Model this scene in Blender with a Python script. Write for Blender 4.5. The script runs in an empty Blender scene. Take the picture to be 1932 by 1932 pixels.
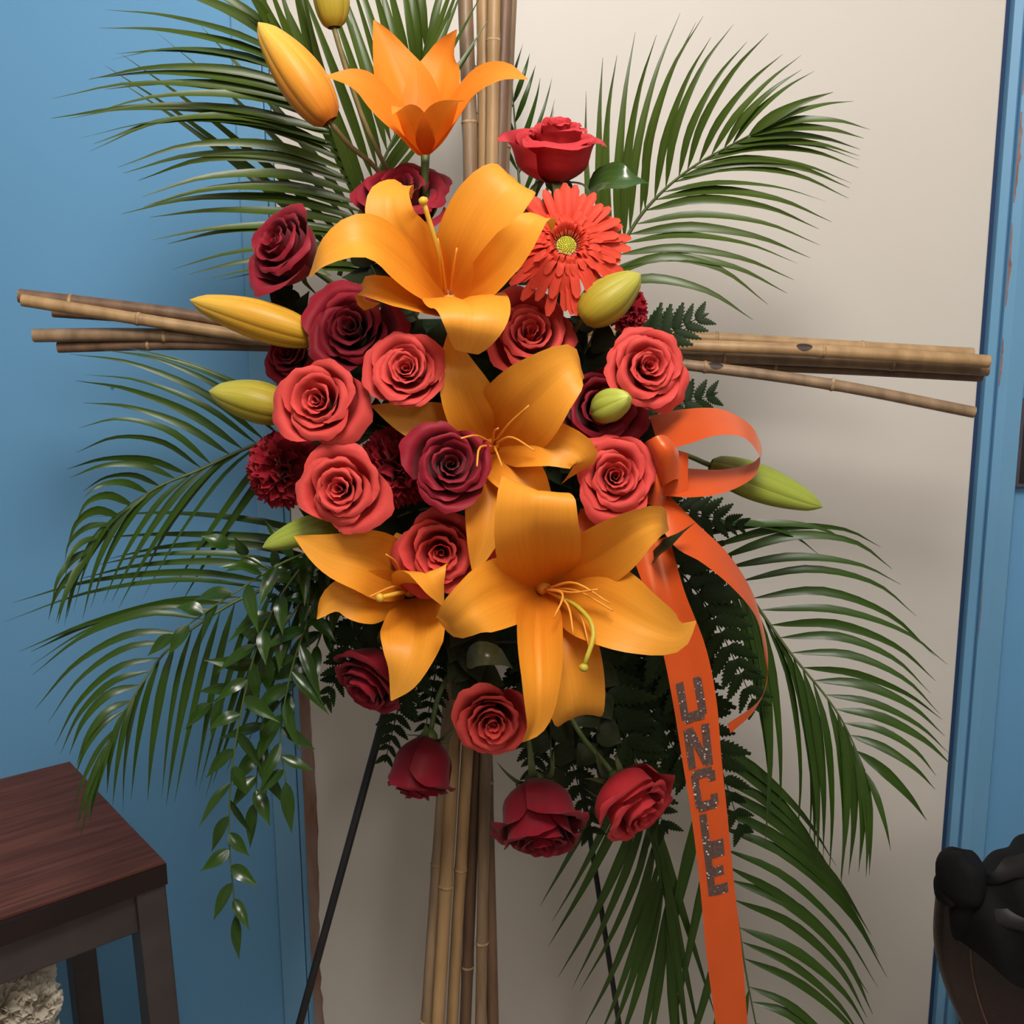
import bpy, math, random
from mathutils import Vector, Matrix, Quaternion

# ------------------------------------------------------------------ camera, world, lights
SC = bpy.context.scene
COL = SC.collection
IMG = 1932.0
FPX = 1900.0
PITCH = math.radians(10.5)
ROLL = math.radians(-0.42)
CAM = Vector((0.0, 0.0, 1.35))

cam_d = bpy.data.cameras.new('camera')
cam_d.sensor_width = 36.0
cam_d.lens = 36.0 * FPX / IMG
cam_d.clip_start = 0.01
cam = bpy.data.objects.new('camera', cam_d)
COL.objects.link(cam)
CM = Matrix.Rotation(math.pi / 2 - PITCH, 3, 'X') @ Matrix.Rotation(ROLL, 3, 'Z')
cam.matrix_world = Matrix.Translation(CAM) @ CM.to_4x4()
SC.camera = cam
RIGHT, UP, FWD = CM @ Vector((1, 0, 0)), CM @ Vector((0, 1, 0)), CM @ Vector((0, 0, -1))

world = bpy.data.worlds.new('world')
SC.world = world
world.use_nodes = True
bg = world.node_tree.nodes['Background']
bg.inputs['Color'].default_value = (1.0, 0.90, 0.80, 1)
bg.inputs['Strength'].default_value = 0.15

LAMP = Vector((0.05, 0.08, 2.24))
ld = bpy.data.lights.new('ceiling_light', 'POINT')
ld.shadow_soft_size = 0.22
ld.energy = 61.0
ld.color = (1.0, 0.945, 0.885)
lo = bpy.data.objects.new('ceiling_light', ld)
COL.objects.link(lo)
lo.location = LAMP
FILL_LAMP = Vector((0.75, -1.55, 2.24))       # unseen fill lamp, added deeper in the room to soften the shadows
ld2 = ld.copy()
ld2.energy = 30.0
lo2 = bpy.data.objects.new('ceiling_light', ld2)
COL.objects.link(lo2)
lo2.location = FILL_LAMP

SC.view_settings.view_transform = 'Standard'
SC.view_settings.look = 'None'
SC.view_settings.exposure = 0.0
SC.view_settings.gamma = 1.0
SC.view_settings.use_curve_mapping = False
SC.cycles.max_bounces = 6
SC.cycles.caustics_reflective = False
SC.cycles.caustics_refractive = False

RND = random.Random(7)


def W(px, py, Y):
    """photo pixel -> the point of the room at distance Y (metres into the room)"""
    d = FWD + RIGHT * ((px - IMG / 2) / FPX) - UP * ((py - IMG / 2) / FPX)
    return CAM + d * (Y / d.y)


def WP(p):
    return W(*p)


def PXM(px, Y):
    return px * Y / FPX


def face(fx, fy, fz):
    return (RIGHT * fx + UP * fy - FWD * fz).normalized()


# ------------------------------------------------------------------ materials
def lin(r, g, b):
    f = lambda c: ((c / 255 + 0.055) / 1.055) ** 2.4 if c > 10 else c / 255 / 12.92
    return (f(r), f(g), f(b), 1.0)


def new_mat(name):
    m = bpy.data.materials.new(name)
    m.use_nodes = True
    nt = m.node_tree
    return m, nt, nt.nodes['Principled BSDF']


def mat_noise(name, c1, c2, scale=20.0, rough=0.6, spec=0.4, detail=3.0, bump=0.0, bscale=None, metal=0.0, coat=0.0, stretch=None):
    m, nt, b = new_mat(name)
    tc = nt.nodes.new('ShaderNodeTexCoord')
    mp = nt.nodes.new('ShaderNodeMapping')
    if stretch:
        mp.inputs['Scale'].default_value = stretch
    nz = nt.nodes.new('ShaderNodeTexNoise')
    nz.inputs['Scale'].default_value = scale
    nz.inputs['Detail'].default_value = detail
    cr = nt.nodes.new('ShaderNodeValToRGB')
    cr.color_ramp.elements[0].position = 0.3
    cr.color_ramp.elements[1].position = 0.7
    cr.color_ramp.elements[0].color = c1
    cr.color_ramp.elements[1].color = c2
    nt.links.new(tc.outputs['Object'], mp.inputs['Vector'])
    nt.links.new(mp.outputs['Vector'], nz.inputs['Vector'])
    nt.links.new(nz.outputs['Fac'], cr.inputs['Fac'])
    nt.links.new(cr.outputs['Color'], b.inputs['Base Color'])
    b.inputs['Roughness'].default_value = rough
    b.inputs['Specular IOR Level'].default_value = spec
    b.inputs['Metallic'].default_value = metal
    b.inputs['Coat Weight'].default_value = coat
    if bump:
        n2 = nt.nodes.new('ShaderNodeTexNoise')
        n2.inputs['Scale'].default_value = bscale or scale * 3
        n2.inputs['Detail'].default_value = 4
        bp = nt.nodes.new('ShaderNodeBump')
        bp.inputs['Strength'].default_value = bump
        bp.inputs['Distance'].default_value = 0.002
        nt.links.new(mp.outputs['Vector'], n2.inputs['Vector'])
        nt.links.new(n2.outputs['Fac'], bp.inputs['Height'])
        nt.links.new(bp.outputs['Normal'], b.inputs['Normal'])
    return m


def mat_petal(name, base, mid, tip, rough=0.55, spec=0.25, transl=0.22, veins=26.0, sheen=0.0, varamt=0.12):
    """colour runs along the petal (v), fine veins across (u); thin tissue lets some light through"""
    m, nt, b = new_mat(name)
    uv = nt.nodes.new('ShaderNodeUVMap')
    sp = nt.nodes.new('ShaderNodeSeparateXYZ')
    nt.links.new(uv.outputs['UV'], sp.inputs['Vector'])
    cr = nt.nodes.new('ShaderNodeValToRGB')
    e = cr.color_ramp.elements
    e[0].position = 0.0; e[0].color = base
    e[1].position = 1.0; e[1].color = tip
    k = e.new(0.55); k.color = mid
    nt.links.new(sp.outputs['Y'], cr.inputs['Fac'])
    wv = nt.nodes.new('ShaderNodeTexNoise')
    mp = nt.nodes.new('ShaderNodeMapping')
    mp.inputs['Scale'].default_value = (veins, 1.6, 1.0)
    nt.links.new(uv.outputs['UV'], mp.inputs['Vector'])
    nt.links.new(mp.outputs['Vector'], wv.inputs['Vector'])
    wv.inputs['Scale'].default_value = 1.0
    wv.inputs['Detail'].default_value = 2.0
    mr = nt.nodes.new('ShaderNodeMapRange')
    mr.inputs['From Min'].default_value = 0.3
    mr.inputs['From Max'].default_value = 0.7
    mr.inputs['To Min'].default_value = 1.0 - varamt
    mr.inputs['To Max'].default_value = 1.0 + varamt
    nt.links.new(wv.outputs['Fac'], mr.inputs['Value'])
    mx = nt.nodes.new('ShaderNodeVectorMath')
    mx.operation = 'SCALE'
    nt.links.new(cr.outputs['Color'], mx.inputs[0])
    nt.links.new(mr.outputs['Result'], mx.inputs['Scale'])
    nt.links.new(mx.outputs['Vector'], b.inputs['Base Color'])
    b.inputs['Roughness'].default_value = rough
    b.inputs['Specular IOR Level'].default_value = spec
    b.inputs['Sheen Weight'].default_value = sheen
    bp = nt.nodes.new('ShaderNodeBump')
    bp.inputs['Strength'].default_value = 0.15
    bp.inputs['Distance'].default_value = 0.0005
    nt.links.new(wv.outputs['Fac'], bp.inputs['Height'])
    nt.links.new(bp.outputs['Normal'], b.inputs['Normal'])
    tr = nt.nodes.new('ShaderNodeBsdfTranslucent')
    nt.links.new(mx.outputs['Vector'], tr.inputs['Color'])
    ms = nt.nodes.new('ShaderNodeMixShader')
    ms.inputs['Fac'].default_value = transl
    out = nt.nodes['Material Output']
    nt.links.new(b.outputs['BSDF'], ms.inputs[1])
    nt.links.new(tr.outputs['BSDF'], ms.inputs[2])
    nt.links.new(ms.outputs['Shader'], out.inputs['Surface'])
    return m


M = {}
M['lily'] = mat_petal('lily_orange', (0.66, 0.19, 0.010, 1), (0.82, 0.32, 0.026, 1), (0.87, 0.385, 0.046, 1), 0.48, 0.3, 0.20, 22, 0, 0.045)
M['lily_top'] = mat_petal('lily_bright_orange', (0.80, 0.20, 0.012, 1), (0.90, 0.27, 0.022, 1), (0.92, 0.30, 0.035, 1), 0.5, 0.25, 0.28, 22, 0, 0.04)
M['rose_coral'] = mat_petal('rose_coral', (0.40, 0.014, 0.014, 1), (0.62, 0.045, 0.038, 1), (0.70, 0.080, 0.068, 1), 0.6, 0.2, 0.18, 14, 0.05, 0.06)
M['rose_pink'] = mat_petal('rose_pinkish_red', (0.38, 0.012, 0.018, 1), (0.52, 0.026, 0.035, 1), (0.62, 0.045, 0.055, 1), 0.6, 0.2, 0.18, 14, 0.05, 0.06)
M['rose_red'] = mat_petal('rose_crimson', (0.09, 0.002, 0.005, 1), (0.195, 0.005, 0.014, 1), (0.27, 0.009, 0.023, 1), 0.55, 0.22, 0.12, 14, 0.08, 0.08)
M['carnation'] = mat_petal('carnation_dark_red', (0.14, 0.002, 0.005, 1), (0.24, 0.005, 0.012, 1), (0.30, 0.010, 0.020, 1), 0.65, 0.2, 0.15, 10, 0.05, 0.1)
M['white_petal'] = mat_petal('white_flower_petal', (0.42, 0.36, 0.26, 1), (0.54, 0.48, 0.38, 1), (0.58, 0.53, 0.44, 1), 0.65, 0.2, 0.2, 10, 0.0, 0.06)
M['gerbera'] = mat_petal('gerbera_coral', (0.55, 0.030, 0.018, 1), (0.70, 0.060, 0.030, 1), (0.76, 0.085, 0.045, 1), 0.55, 0.2, 0.2, 8, 0.0, 0.1)
M['floret'] = mat_noise('gerbera_floret', (0.45, 0.05, 0.025, 1), (0.62, 0.15, 0.07, 1), 400, 0.7)
M['disc'] = mat_noise('gerbera_disc', (0.42, 0.44, 0.03, 1), (0.62, 0.62, 0.07, 1), 350, 0.6, bump=0.6)
M['bud_orange'] = mat_petal('bud_orange', (0.62, 0.20, 0.02, 1), (0.80, 0.34, 0.035, 1), (0.70, 0.46, 0.08, 1), 0.45, 0.3, 0.05, 20)
M['bud_yellow'] = mat_petal('bud_yellow', (0.55, 0.30, 0.02, 1), (0.62, 0.32, 0.03, 1), (0.62, 0.40, 0.06, 1), 0.45, 0.3, 0.05, 20)
M['bud_olive'] = mat_petal('bud_yellow_green', (0.38, 0.25, 0.02, 1), (0.38, 0.32, 0.035, 1), (0.42, 0.40, 0.07, 1), 0.45, 0.3, 0.05, 20)
M['bud_green'] = mat_petal('bud_green', (0.13, 0.15, 0.02, 1), (0.26, 0.32, 0.04, 1), (0.30, 0.36, 0.06, 1), 0.42, 0.35, 0.05, 20)
M['bud_lime'] = mat_petal('bud_lime', (0.30, 0.34, 0.05, 1), (0.40, 0.47, 0.07, 1), (0.46, 0.52, 0.10, 1), 0.42, 0.35, 0.05, 20)
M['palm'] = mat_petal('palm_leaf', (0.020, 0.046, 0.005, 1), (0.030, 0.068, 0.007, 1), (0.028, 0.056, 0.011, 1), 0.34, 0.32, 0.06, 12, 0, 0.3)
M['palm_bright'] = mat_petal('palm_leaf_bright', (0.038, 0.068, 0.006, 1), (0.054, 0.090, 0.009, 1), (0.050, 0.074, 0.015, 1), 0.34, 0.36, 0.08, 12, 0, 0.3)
M['rachis'] = mat_noise('palm_rachis', (0.045, 0.075, 0.012, 1), (0.08, 0.10, 0.025, 1), 60, 0.5)
M['fern'] = mat_petal('fern_pinna', (0.009, 0.018, 0.005, 1), (0.012, 0.024, 0.006, 1), (0.017, 0.034, 0.010, 1), 0.55, 0.12, 0.06, 12, 0, 0.25)
M['ruscus'] = mat_petal('ruscus_leaf', (0.014, 0.040, 0.005, 1), (0.022, 0.060, 0.006, 1), (0.030, 0.074, 0.008, 1), 0.24, 0.45, 0.08, 14, 0, 0.25)
M['salal'] = mat_petal('salal_leaf', (0.014, 0.018, 0.007, 1), (0.019, 0.024, 0.009, 1), (0.034, 0.042, 0.018, 1), 0.5, 0.12, 0.05, 10, 0, 0.25)
M['rose_leaf'] = mat_petal('rose_leaf', (0.030, 0.060, 0.012, 1), (0.040, 0.085, 0.018, 1), (0.040, 0.085, 0.020, 1), 0.22, 0.55, 0.06, 12, 0, 0.2)
M['olive_leaf'] = mat_petal('rose_leaf_olive', (0.060, 0.065, 0.022, 1), (0.075, 0.080, 0.028, 1), (0.085, 0.090, 0.030, 1), 0.3, 0.5, 0.06, 12, 0, 0.2)
M['stem'] = mat_noise('stem_green', (0.055, 0.090, 0.018, 1), (0.090, 0.125, 0.030, 1), 80, 0.5)
M['stem_brown'] = mat_noise('stem_brown_green', (0.14, 0.11, 0.035, 1), (0.20, 0.16, 0.06, 1), 80, 0.5)
M['sepal'] = mat_petal('rose_sepal', (0.07, 0.10, 0.03, 1), (0.09, 0.115, 0.04, 1), (0.11, 0.10, 0.05, 1), 0.5, 0.3, 0.05, 10)
M['filament'] = mat_noise('lily_filament', (0.72, 0.27, 0.03, 1), (0.80, 0.34, 0.05, 1), 60, 0.5)
M['style'] = mat_noise('lily_style', (0.62, 0.36, 0.03, 1), (0.70, 0.42, 0.05, 1), 60, 0.45)
M['style_green'] = mat_noise('lily_style_green', (0.42, 0.34, 0.03, 1), (0.52, 0.40, 0.04, 1), 60, 0.45)
M['cane'] = mat_noise('bamboo_cane', lin(110, 89, 68), lin(152, 126, 98), 9, 0.45, 0.4, 4, 0.15, 60, stretch=(6, 6, 1))
M['cane_tan'] = mat_noise('bamboo_cane_tan', lin(140, 110, 74), lin(176, 143, 101), 9, 0.45, 0.4, 4, 0.15, 60, stretch=(6, 6, 1))
M['cane_brown'] = mat_noise('bamboo_cane_brown', lin(90, 66, 50), lin(124, 96, 73), 9, 0.5, 0.4, 4, 0.15, 60, stretch=(6, 6, 1))
M['cane_node'] = mat_noise('bamboo_node', lin(120, 92, 66), lin(185, 155, 115), 120, 0.6)
M['foam'] = mat_noise('floral_foam', (0.010, 0.022, 0.010, 1), (0.018, 0.034, 0.016, 1), 120, 0.9, 0.1, bump=0.5)
M['black_metal'] = mat_noise('black_wire', (0.008, 0.008, 0.009, 1), (0.013, 0.013, 0.014, 1), 40, 0.45, 0.4)
M['moss'] = mat_noise('moss', (0.012, 0.018, 0.006, 1), (0.022, 0.028, 0.010, 1), 90, 0.9, 0.1)


def mat_satin():
    m, nt, b = new_mat('orange_satin')
    tc = nt.nodes.new('ShaderNodeTexCoord')
    nz = nt.nodes.new('ShaderNodeTexNoise')
    nz.inputs['Scale'].default_value = 35
    cr = nt.nodes.new('ShaderNodeValToRGB')
    cr.color_ramp.elements[0].color = (0.60, 0.075, 0.012, 1)
    cr.color_ramp.elements[1].color = (0.70, 0.100, 0.018, 1)
    nt.links.new(tc.outputs['Object'], nz.inputs['Vector'])
    nt.links.new(nz.outputs['Fac'], cr.inputs['Fac'])
    nt.links.new(cr.outputs['Color'], b.inputs['Base Color'])
    b.inputs['Roughness'].default_value = 0.33
    b.inputs['Specular IOR Level'].default_value = 0.8
    b.inputs['Specular Tint'].default_value = (1.0, 0.62, 0.38, 1)
    b.inputs['Sheen Weight'].default_value = 0.25
    b.inputs['Sheen Tint'].default_value = (1.0, 0.5, 0.3, 1)
    tr = nt.nodes.new('ShaderNodeBsdfTranslucent')
    tr.inputs['Color'].default_value = (0.75, 0.11, 0.02, 1)
    ms = nt.nodes.new('ShaderNodeMixShader')
    ms.inputs['Fac'].default_value = 0.15
    out = nt.nodes['Material Output']
    nt.links.new(b.outputs['BSDF'], ms.inputs[1])
    nt.links.new(tr.outputs['BSDF'], ms.inputs[2])
    nt.links.new(ms.outputs['Shader'], out.inputs['Surface'])
    return m


M['satin'] = mat_satin()


def mat_glitter():
    m, nt, b = new_mat('silver_glitter')
    tc = nt.nodes.new('ShaderNodeTexCoord')
    vo = nt.nodes.new('ShaderNodeTexVoronoi')
    vo.inputs['Scale'].default_value = 700
    cr = nt.nodes.new('ShaderNodeValToRGB')
    cr.color_ramp.elements[0].color = (0.09, 0.055, 0.048, 1)
    cr.color_ramp.elements[1].color = (0.15, 0.095, 0.085, 1)
    cr.color_ramp.elements[1].position = 0.94
    k = cr.color_ramp.elements.new(0.99); k.color = (0.9, 0.85, 0.82, 1)
    sp = nt.nodes.new('ShaderNodeSeparateColor')
    nt.links.new(tc.outputs['Object'], vo.inputs['Vector'])
    nt.links.new(vo.outputs['Color'], sp.inputs['Color'])
    nt.links.new(sp.outputs['Red'], cr.inputs['Fac'])
    nt.links.new(cr.outputs['Color'], b.inputs['Base Color'])
    b.inputs['Roughness'].default_value = 0.45
    b.inputs['Metallic'].default_value = 0.35
    return m


M['glitter'] = mat_glitter()


def mat_wall(name, c1, c2, spots=None, rough=0.5, spec=0.3, bump=0.06):
    m, nt, b = new_mat(name)
    tc = nt.nodes.new('ShaderNodeTexCoord')
    nz = nt.nodes.new('ShaderNodeTexNoise')
    nz.inputs['Scale'].default_value = 3.0
    nz.inputs['Detail'].default_value = 5
    cr = nt.nodes.new('ShaderNodeValToRGB')
    cr.color_ramp.elements[0].position = 0.3; cr.color_ramp.elements[0].color = c1
    cr.color_ramp.elements[1].position = 0.7; cr.color_ramp.elements[1].color = c2
    nt.links.new(tc.outputs['Object'], nz.inputs['Vector'])
    nt.links.new(nz.outputs['Fac'], cr.inputs['Fac'])
    last = cr.outputs['Color']
    if spots:
        vo = nt.nodes.new('ShaderNodeTexVoronoi')
        vo.inputs['Scale'].default_value = 14
        n3 = nt.nodes.new('ShaderNodeTexNoise')
        n3.inputs['Scale'].default_value = 2.2
        nt.links.new(tc.outputs['Object'], vo.inputs['Vector'])
        nt.links.new(tc.outputs['Object'], n3.inputs['Vector'])
        lt = nt.nodes.new('ShaderNodeMath'); lt.operation = 'LESS_THAN'
        lt.inputs[1].default_value = 0.035
        nt.links.new(vo.outputs['Distance'], lt.inputs[0])
        gt = nt.nodes.new('ShaderNodeMath'); gt.operation = 'GREATER_THAN'
        gt.inputs[1].default_value = 0.56
        nt.links.new(n3.outputs['Fac'], gt.inputs[0])
        mu = nt.nodes.new('ShaderNodeMath'); mu.operation = 'MULTIPLY'
        nt.links.new(lt.outputs[0], mu.inputs[0]); nt.links.new(gt.outputs[0], mu.inputs[1])
        m2 = nt.nodes.new('ShaderNodeMath'); m2.operation = 'MULTIPLY'
        m2.inputs[1].default_value = 0.6
        nt.links.new(mu.outputs[0], m2.inputs[0])
        mx = nt.nodes.new('ShaderNodeMixRGB')
        nt.links.new(m2.outputs[0], mx.inputs['Fac'])
        nt.links.new(last, mx.inputs['Color1'])
        mx.inputs['Color2'].default_value = spots
        last = mx.outputs['Color']
    nt.links.new(last, b.inputs['Base Color'])
    b.inputs['Roughness'].default_value = rough
    b.inputs['Specular IOR Level'].default_value = spec
    n2 = nt.nodes.new('ShaderNodeTexNoise')
    n2.inputs['Scale'].default_value = 140
    bp = nt.nodes.new('ShaderNodeBump')
    bp.inputs['Strength'].default_value = bump
    bp.inputs['Distance'].default_value = 0.002
    nt.links.new(tc.outputs['Object'], n2.inputs['Vector'])
    nt.links.new(n2.outputs['Fac'], bp.inputs['Height'])
    nt.links.new(bp.outputs['Normal'], b.inputs['Normal'])
    return m


M['blue'] = mat_wall('blue_wall_paint', (0.125, 0.325, 0.56, 1), (0.135, 0.340, 0.58, 1), (0.03, 0.05, 0.08, 1), 0.55)
M['blue_trim'] = mat_wall('blue_trim_paint', (0.130, 0.315, 0.51, 1), (0.145, 0.335, 0.54, 1), None, 0.35, 0.45)
M['navy'] = mat_wall('navy_gap', (0.020, 0.045, 0.11, 1), (0.026, 0.055, 0.13, 1), None, 0.5)
M['door'] = mat_wall('white_door_paint', (0.60, 0.565, 0.52, 1), (0.63, 0.595, 0.55, 1), (0.22, 0.19, 0.17, 1), 0.5, 0.3)
M['ceil'] = mat_wall('ceiling_paint', (0.7, 0.68, 0.65, 1), (0.74, 0.72, 0.69, 1), None, 0.8)
M['beige'] = mat_wall('beige_wall_paint', (0.48, 0.435, 0.385, 1), (0.51, 0.46, 0.41, 1), None, 0.7)
M['floor'] = mat_wall('floor_tile', (0.31, 0.275, 0.24, 1), (0.36, 0.32, 0.28, 1), None, 0.4)
M['worn_wood'] = mat_noise('worn_door_edge', lin(118, 84, 66), lin(150, 136, 130), 30, 0.7, 0.2, 5, 0.4, 90, stretch=(1, 1, 0.25))
M['chip'] = mat_noise('chipped_paint_wood', lin(120, 92, 84), lin(150, 122, 116), 60, 0.8, 0.2, 4, 0.4)
M['dark_plastic'] = mat_noise('dark_plastic', (0.012, 0.012, 0.016, 1), (0.018, 0.018, 0.022, 1), 30, 0.4)
M['frame_edge'] = mat_noise('dark_frame_edge', (0.06, 0.055, 0.07, 1), (0.08, 0.07, 0.09, 1), 30, 0.4)


def mat_walnut():
    m, nt, b = new_mat('walnut_laminate')
    tc = nt.nodes.new('ShaderNodeTexCoord')
    mp = nt.nodes.new('ShaderNodeMapping')
    mp.inputs['Scale'].default_value = (2.0, 26.0, 8.0)
    nz = nt.nodes.new('ShaderNodeTexNoise')
    nz.inputs['Scale'].default_value = 3.0
    nz.inputs['Detail'].default_value = 6
    nz.inputs['Distortion'].default_value = 1.2
    cr = nt.nodes.new('ShaderNodeValToRGB')
    cr.color_ramp.elements[0].position = 0.35; cr.color_ramp.elements[0].color = lin(80, 46, 37)
    cr.color_ramp.elements[1].position = 0.65; cr.color_ramp.elements[1].color = lin(104, 62, 50)
    nt.links.new(tc.outputs['Object'], mp.inputs['Vector'])
    nt.links.new(mp.outputs['Vector'], nz.inputs['Vector'])
    nt.links.new(nz.outputs['Fac'], cr.inputs['Fac'])
    nt.links.new(cr.outputs['Color'], b.inputs['Base Color'])
    b.inputs['Roughness'].default_value = 0.6
    b.inputs['Specular IOR Level'].default_value = 0.25
    return m


M['walnut'] = mat_walnut()
M['walnut_edge'] = mat_noise('dark_edge_band', lin(24, 13, 11), lin(34, 20, 17), 20, 0.5)
M['gunmetal'] = mat_noise('gunmetal', lin(62, 56, 55), lin(74, 67, 66), 20, 0.4, 0.5, metal=0.3)
M['leather'] = mat_noise('brown_leather', lin(32, 16, 14), lin(44, 23, 19), 25, 0.38, 0.5, 4, 0.3, 220)
M['piping'] = mat_noise('brown_piping', lin(92, 66, 56), lin(110, 80, 68), 60, 0.4)
M['jacket'] = mat_noise('black_cloth', (0.0035, 0.0035, 0.004, 1), (0.006, 0.006, 0.007, 1), 30, 0.8, 0.15, 4, 0.4, 160)
M['jacket_sheen'] = mat_noise('charcoal_lining', (0.010, 0.010, 0.011, 1), (0.018, 0.017, 0.019, 1), 14, 0.55, 0.3, 4, 0.4, 60)
M['chair_wood'] = mat_noise('dark_wood_leg', lin(38, 24, 20), lin(52, 34, 28), 30, 0.5)
M['lamp_glow'] = None
m, nt, b = new_mat('lamp_diffuser')
b.inputs['Base Color'].default_value = (0.9, 0.86, 0.8, 1)
b.inputs['Emission Color'].default_value = (1.0, 0.86, 0.72, 1)
b.inputs['Emission Strength'].default_value = 2.0
M['lamp_glow'] = m
M['vase'] = mat_noise('grey_ceramic', lin(90, 88, 84), lin(110, 108, 102), 10, 0.4)

# ------------------------------------------------------------------ object helpers
ORG = {}


def thing(name, loc, label=None, cat=None, group=None, kind=None):
    o = bpy.data.objects.new(name, None)
    o.empty_display_size = 0.01
    COL.objects.link(o)
    o.location = loc
    ORG[o] = Vector(loc)
    tag(o, label, cat, group, kind)
    return o


def tag(o, label=None, cat=None, group=None, kind=None):
    if label: o['label'] = label
    if cat: o['category'] = cat
    if group: o['group'] = group
    if kind: o['kind'] = kind
    return o


def mesh_data(name, V, F, mat, uvs=None, smooth=True):
    me = bpy.data.meshes.new(name)
    me.from_pydata(V, [], F)
    if uvs is not None:
        ul = me.uv_layers.new(name='UVMap')
        flat = [0.0] * (len(me.loops) * 2)
        for l in me.loops:
            a = uvs[l.vertex_index]
            flat[l.index * 2] = a[0]
            flat[l.index * 2 + 1] = a[1]
        ul.data.foreach_set('uv', flat)
    if smooth:
        me.polygons.foreach_set('use_smooth', [True] * len(me.polygons))
    me.materials.append(mat)
    me.update()
    return me


def mk(name, geo, mat, parent=None, smooth=True, label=None):
    """world-space geometry -> one mesh object (child of parent)"""
    V, F = geo[0], geo[1]
    uvs = geo[2] if len(geo) > 2 else None
    if parent is not None:
        org = ORG[parent]
    else:
        org = sum((Vector(v) for v in V), Vector()) / len(V)
        org.z = min(v[2] for v in V)
    me = mesh_data(name, [Vector(v) - org for v in V], F, mat, uvs, smooth)
    o = bpy.data.objects.new(name, me)
    COL.objects.link(o)
    if parent is not None:
        o.parent = parent
    else:
        o.location = org
    ORG[o] = Vector(org)
    if label: o['label'] = label
    return o


def join(*geos):
    V, F, U = [], [], []
    hasuv = all(len(g) > 2 for g in geos)
    for g in geos:
        k = len(V)
        V += list(g[0])
        F += [tuple(i + k for i in f) for f in g[1]]
        if hasuv: U += list(g[2])
    return (V, F, U) if hasuv else (V, F)


def catmull(P, n):
    """n+1 samples through the control points"""
    P = [Vector(p) for p in P]
    if len(P) == 2:
        return [P[0].lerp(P[1], i / n) for i in range(n + 1)]
    Q = [P[0] * 2 - P[1]] + P + [P[-1] * 2 - P[-2]]
    # chord-length parameter so that samples are even
    L = [0.0]
    for a, b_ in zip(P, P[1:]):
        L.append(L[-1] + max((b_ - a).length, 1e-6))
    out = []
    for i in range(n + 1):
        d = L[-1] * i / n
        k = 0
        while k < len(P) - 2 and d > L[k + 1]:
            k += 1
        t = (d - L[k]) / (L[k + 1] - L[k])
        p0, p1, p2, p3 = Q[k], Q[k + 1], Q[k + 2], Q[k + 3]
        out.append(0.5 * ((2 * p1) + (p2 - p0) * t + (2 * p0 - 5 * p1 + 4 * p2 - p3) * t * t + (3 * p1 - p0 - 3 * p2 + p3) * t ** 3))
    return out


def tangents(P):
    T = []
    for i in range(len(P)):
        a = P[max(i - 1, 0)]; b_ = P[min(i + 1, len(P) - 1)]
        d = b_ - a
        T.append(d.normalized() if d.length > 1e-9 else Vector((0, 0, 1)))
    return T


def frames(P, N0):
    T = tangents(P)
    n = (N0 - T[0] * N0.dot(T[0]))
    if n.length < 1e-4:
        n = T[0].orthogonal()
    n.normalize()
    out = [n]
    for i in range(1, len(P)):
        q = T[i - 1].rotation_difference(T[i])
        n = q @ out[-1]
        n = (n - T[i] * n.dot(T[i])).normalized()
        out.append(n)
    return T, out


def tube(P, r, seg=6, cap=True):
    """r: number or function of v"""
    P = [Vector(p) for p in P]
    T, N = frames(P, T_up(P))
    V, F, U = [], [], []
    n = len(P)
    for i, p in enumerate(P):
        v = i / (n - 1)
        rr = r(v) if callable(r) else r
        B = T[i].cross(N[i])
        for k in range(seg):
            a = 2 * math.pi * k / seg
            V.append(p + (N[i] * math.cos(a) + B * math.sin(a)) * rr)
            U.append((k / seg, v))
    for i in range(n - 1):
        for k in range(seg):
            a = i * seg + k; b_ = i * seg + (k + 1) % seg
            F.append((a, b_, b_ + seg, a + seg))
    if cap:
        F.append(tuple(range(seg - 1, -1, -1)))
        F.append(tuple(range((n - 1) * seg, n * seg)))
    return V, F, U


def T_up(P):
    d = (P[1] - P[0])
    return d.orthogonal()


def grid_faces(n, m):
    return [(i * m + j, i * m + j + 1, (i + 1) * m + j + 1, (i + 1) * m + j) for i in range(n - 1) for j in range(m - 1)]


def blade(P, N0, half, prof, n=12, m=5, cup=0.0, fold=0.0, groove=0.0, ruffle=0.0, rfreq=9.0, phase=0.0, twist=0.0, anchor=None):
    """leaf or petal along the control points P; N0 is the side that faces out"""
    C = catmull(P, n)
    if anchor is None:
        T, N = frames(C, N0)
    else:
        k0 = int(anchor * n)
        Ta, Na = frames(C[k0:], N0)
        Tb, Nb = frames(C[k0::-1], N0)
        N = Nb[:0:-1] + Na
        T = tangents(C)
    V, U = [], []
    for i in range(n + 1):
        v = i / n
        w = half * prof(v)
        q = Quaternion(T[i], twist * v)
        nn = q @ N[i]
        S = T[i].cross(nn)
        for j in range(m):
            u = -1 + 2 * j / (m - 1)
            h = cup * u * u * w + fold * abs(u) * w - groove * math.exp(-(u / 0.16) ** 2) * w * math.sin(math.pi * min(1, v * 1.1))
            h += ruffle * half * math.sin(rfreq * v + phase + (1.7 if u > 0 else 0)) * abs(u) ** 2.5 * math.sin(math.pi * v) ** 0.5
            V.append(C[i] + S * (u * w) + nn * h)
            U.append((u * 0.5 + 0.5, v))
    return V, grid_faces(n + 1, m), U


def lily_prof(v):
    w = (math.sin(math.pi * (0.02 + 0.98 * v) ** 0.80)) ** 0.88 if v < 1 else 0.0
    return max(0.16 * (1 - v) ** 2 + w, 0.02)


def blunt_prof(v):
    return max(.16 * (1 - v) ** 2 + math.sin(math.pi * (0.02 + .93 * v) ** .9) ** .62, .1)


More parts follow.
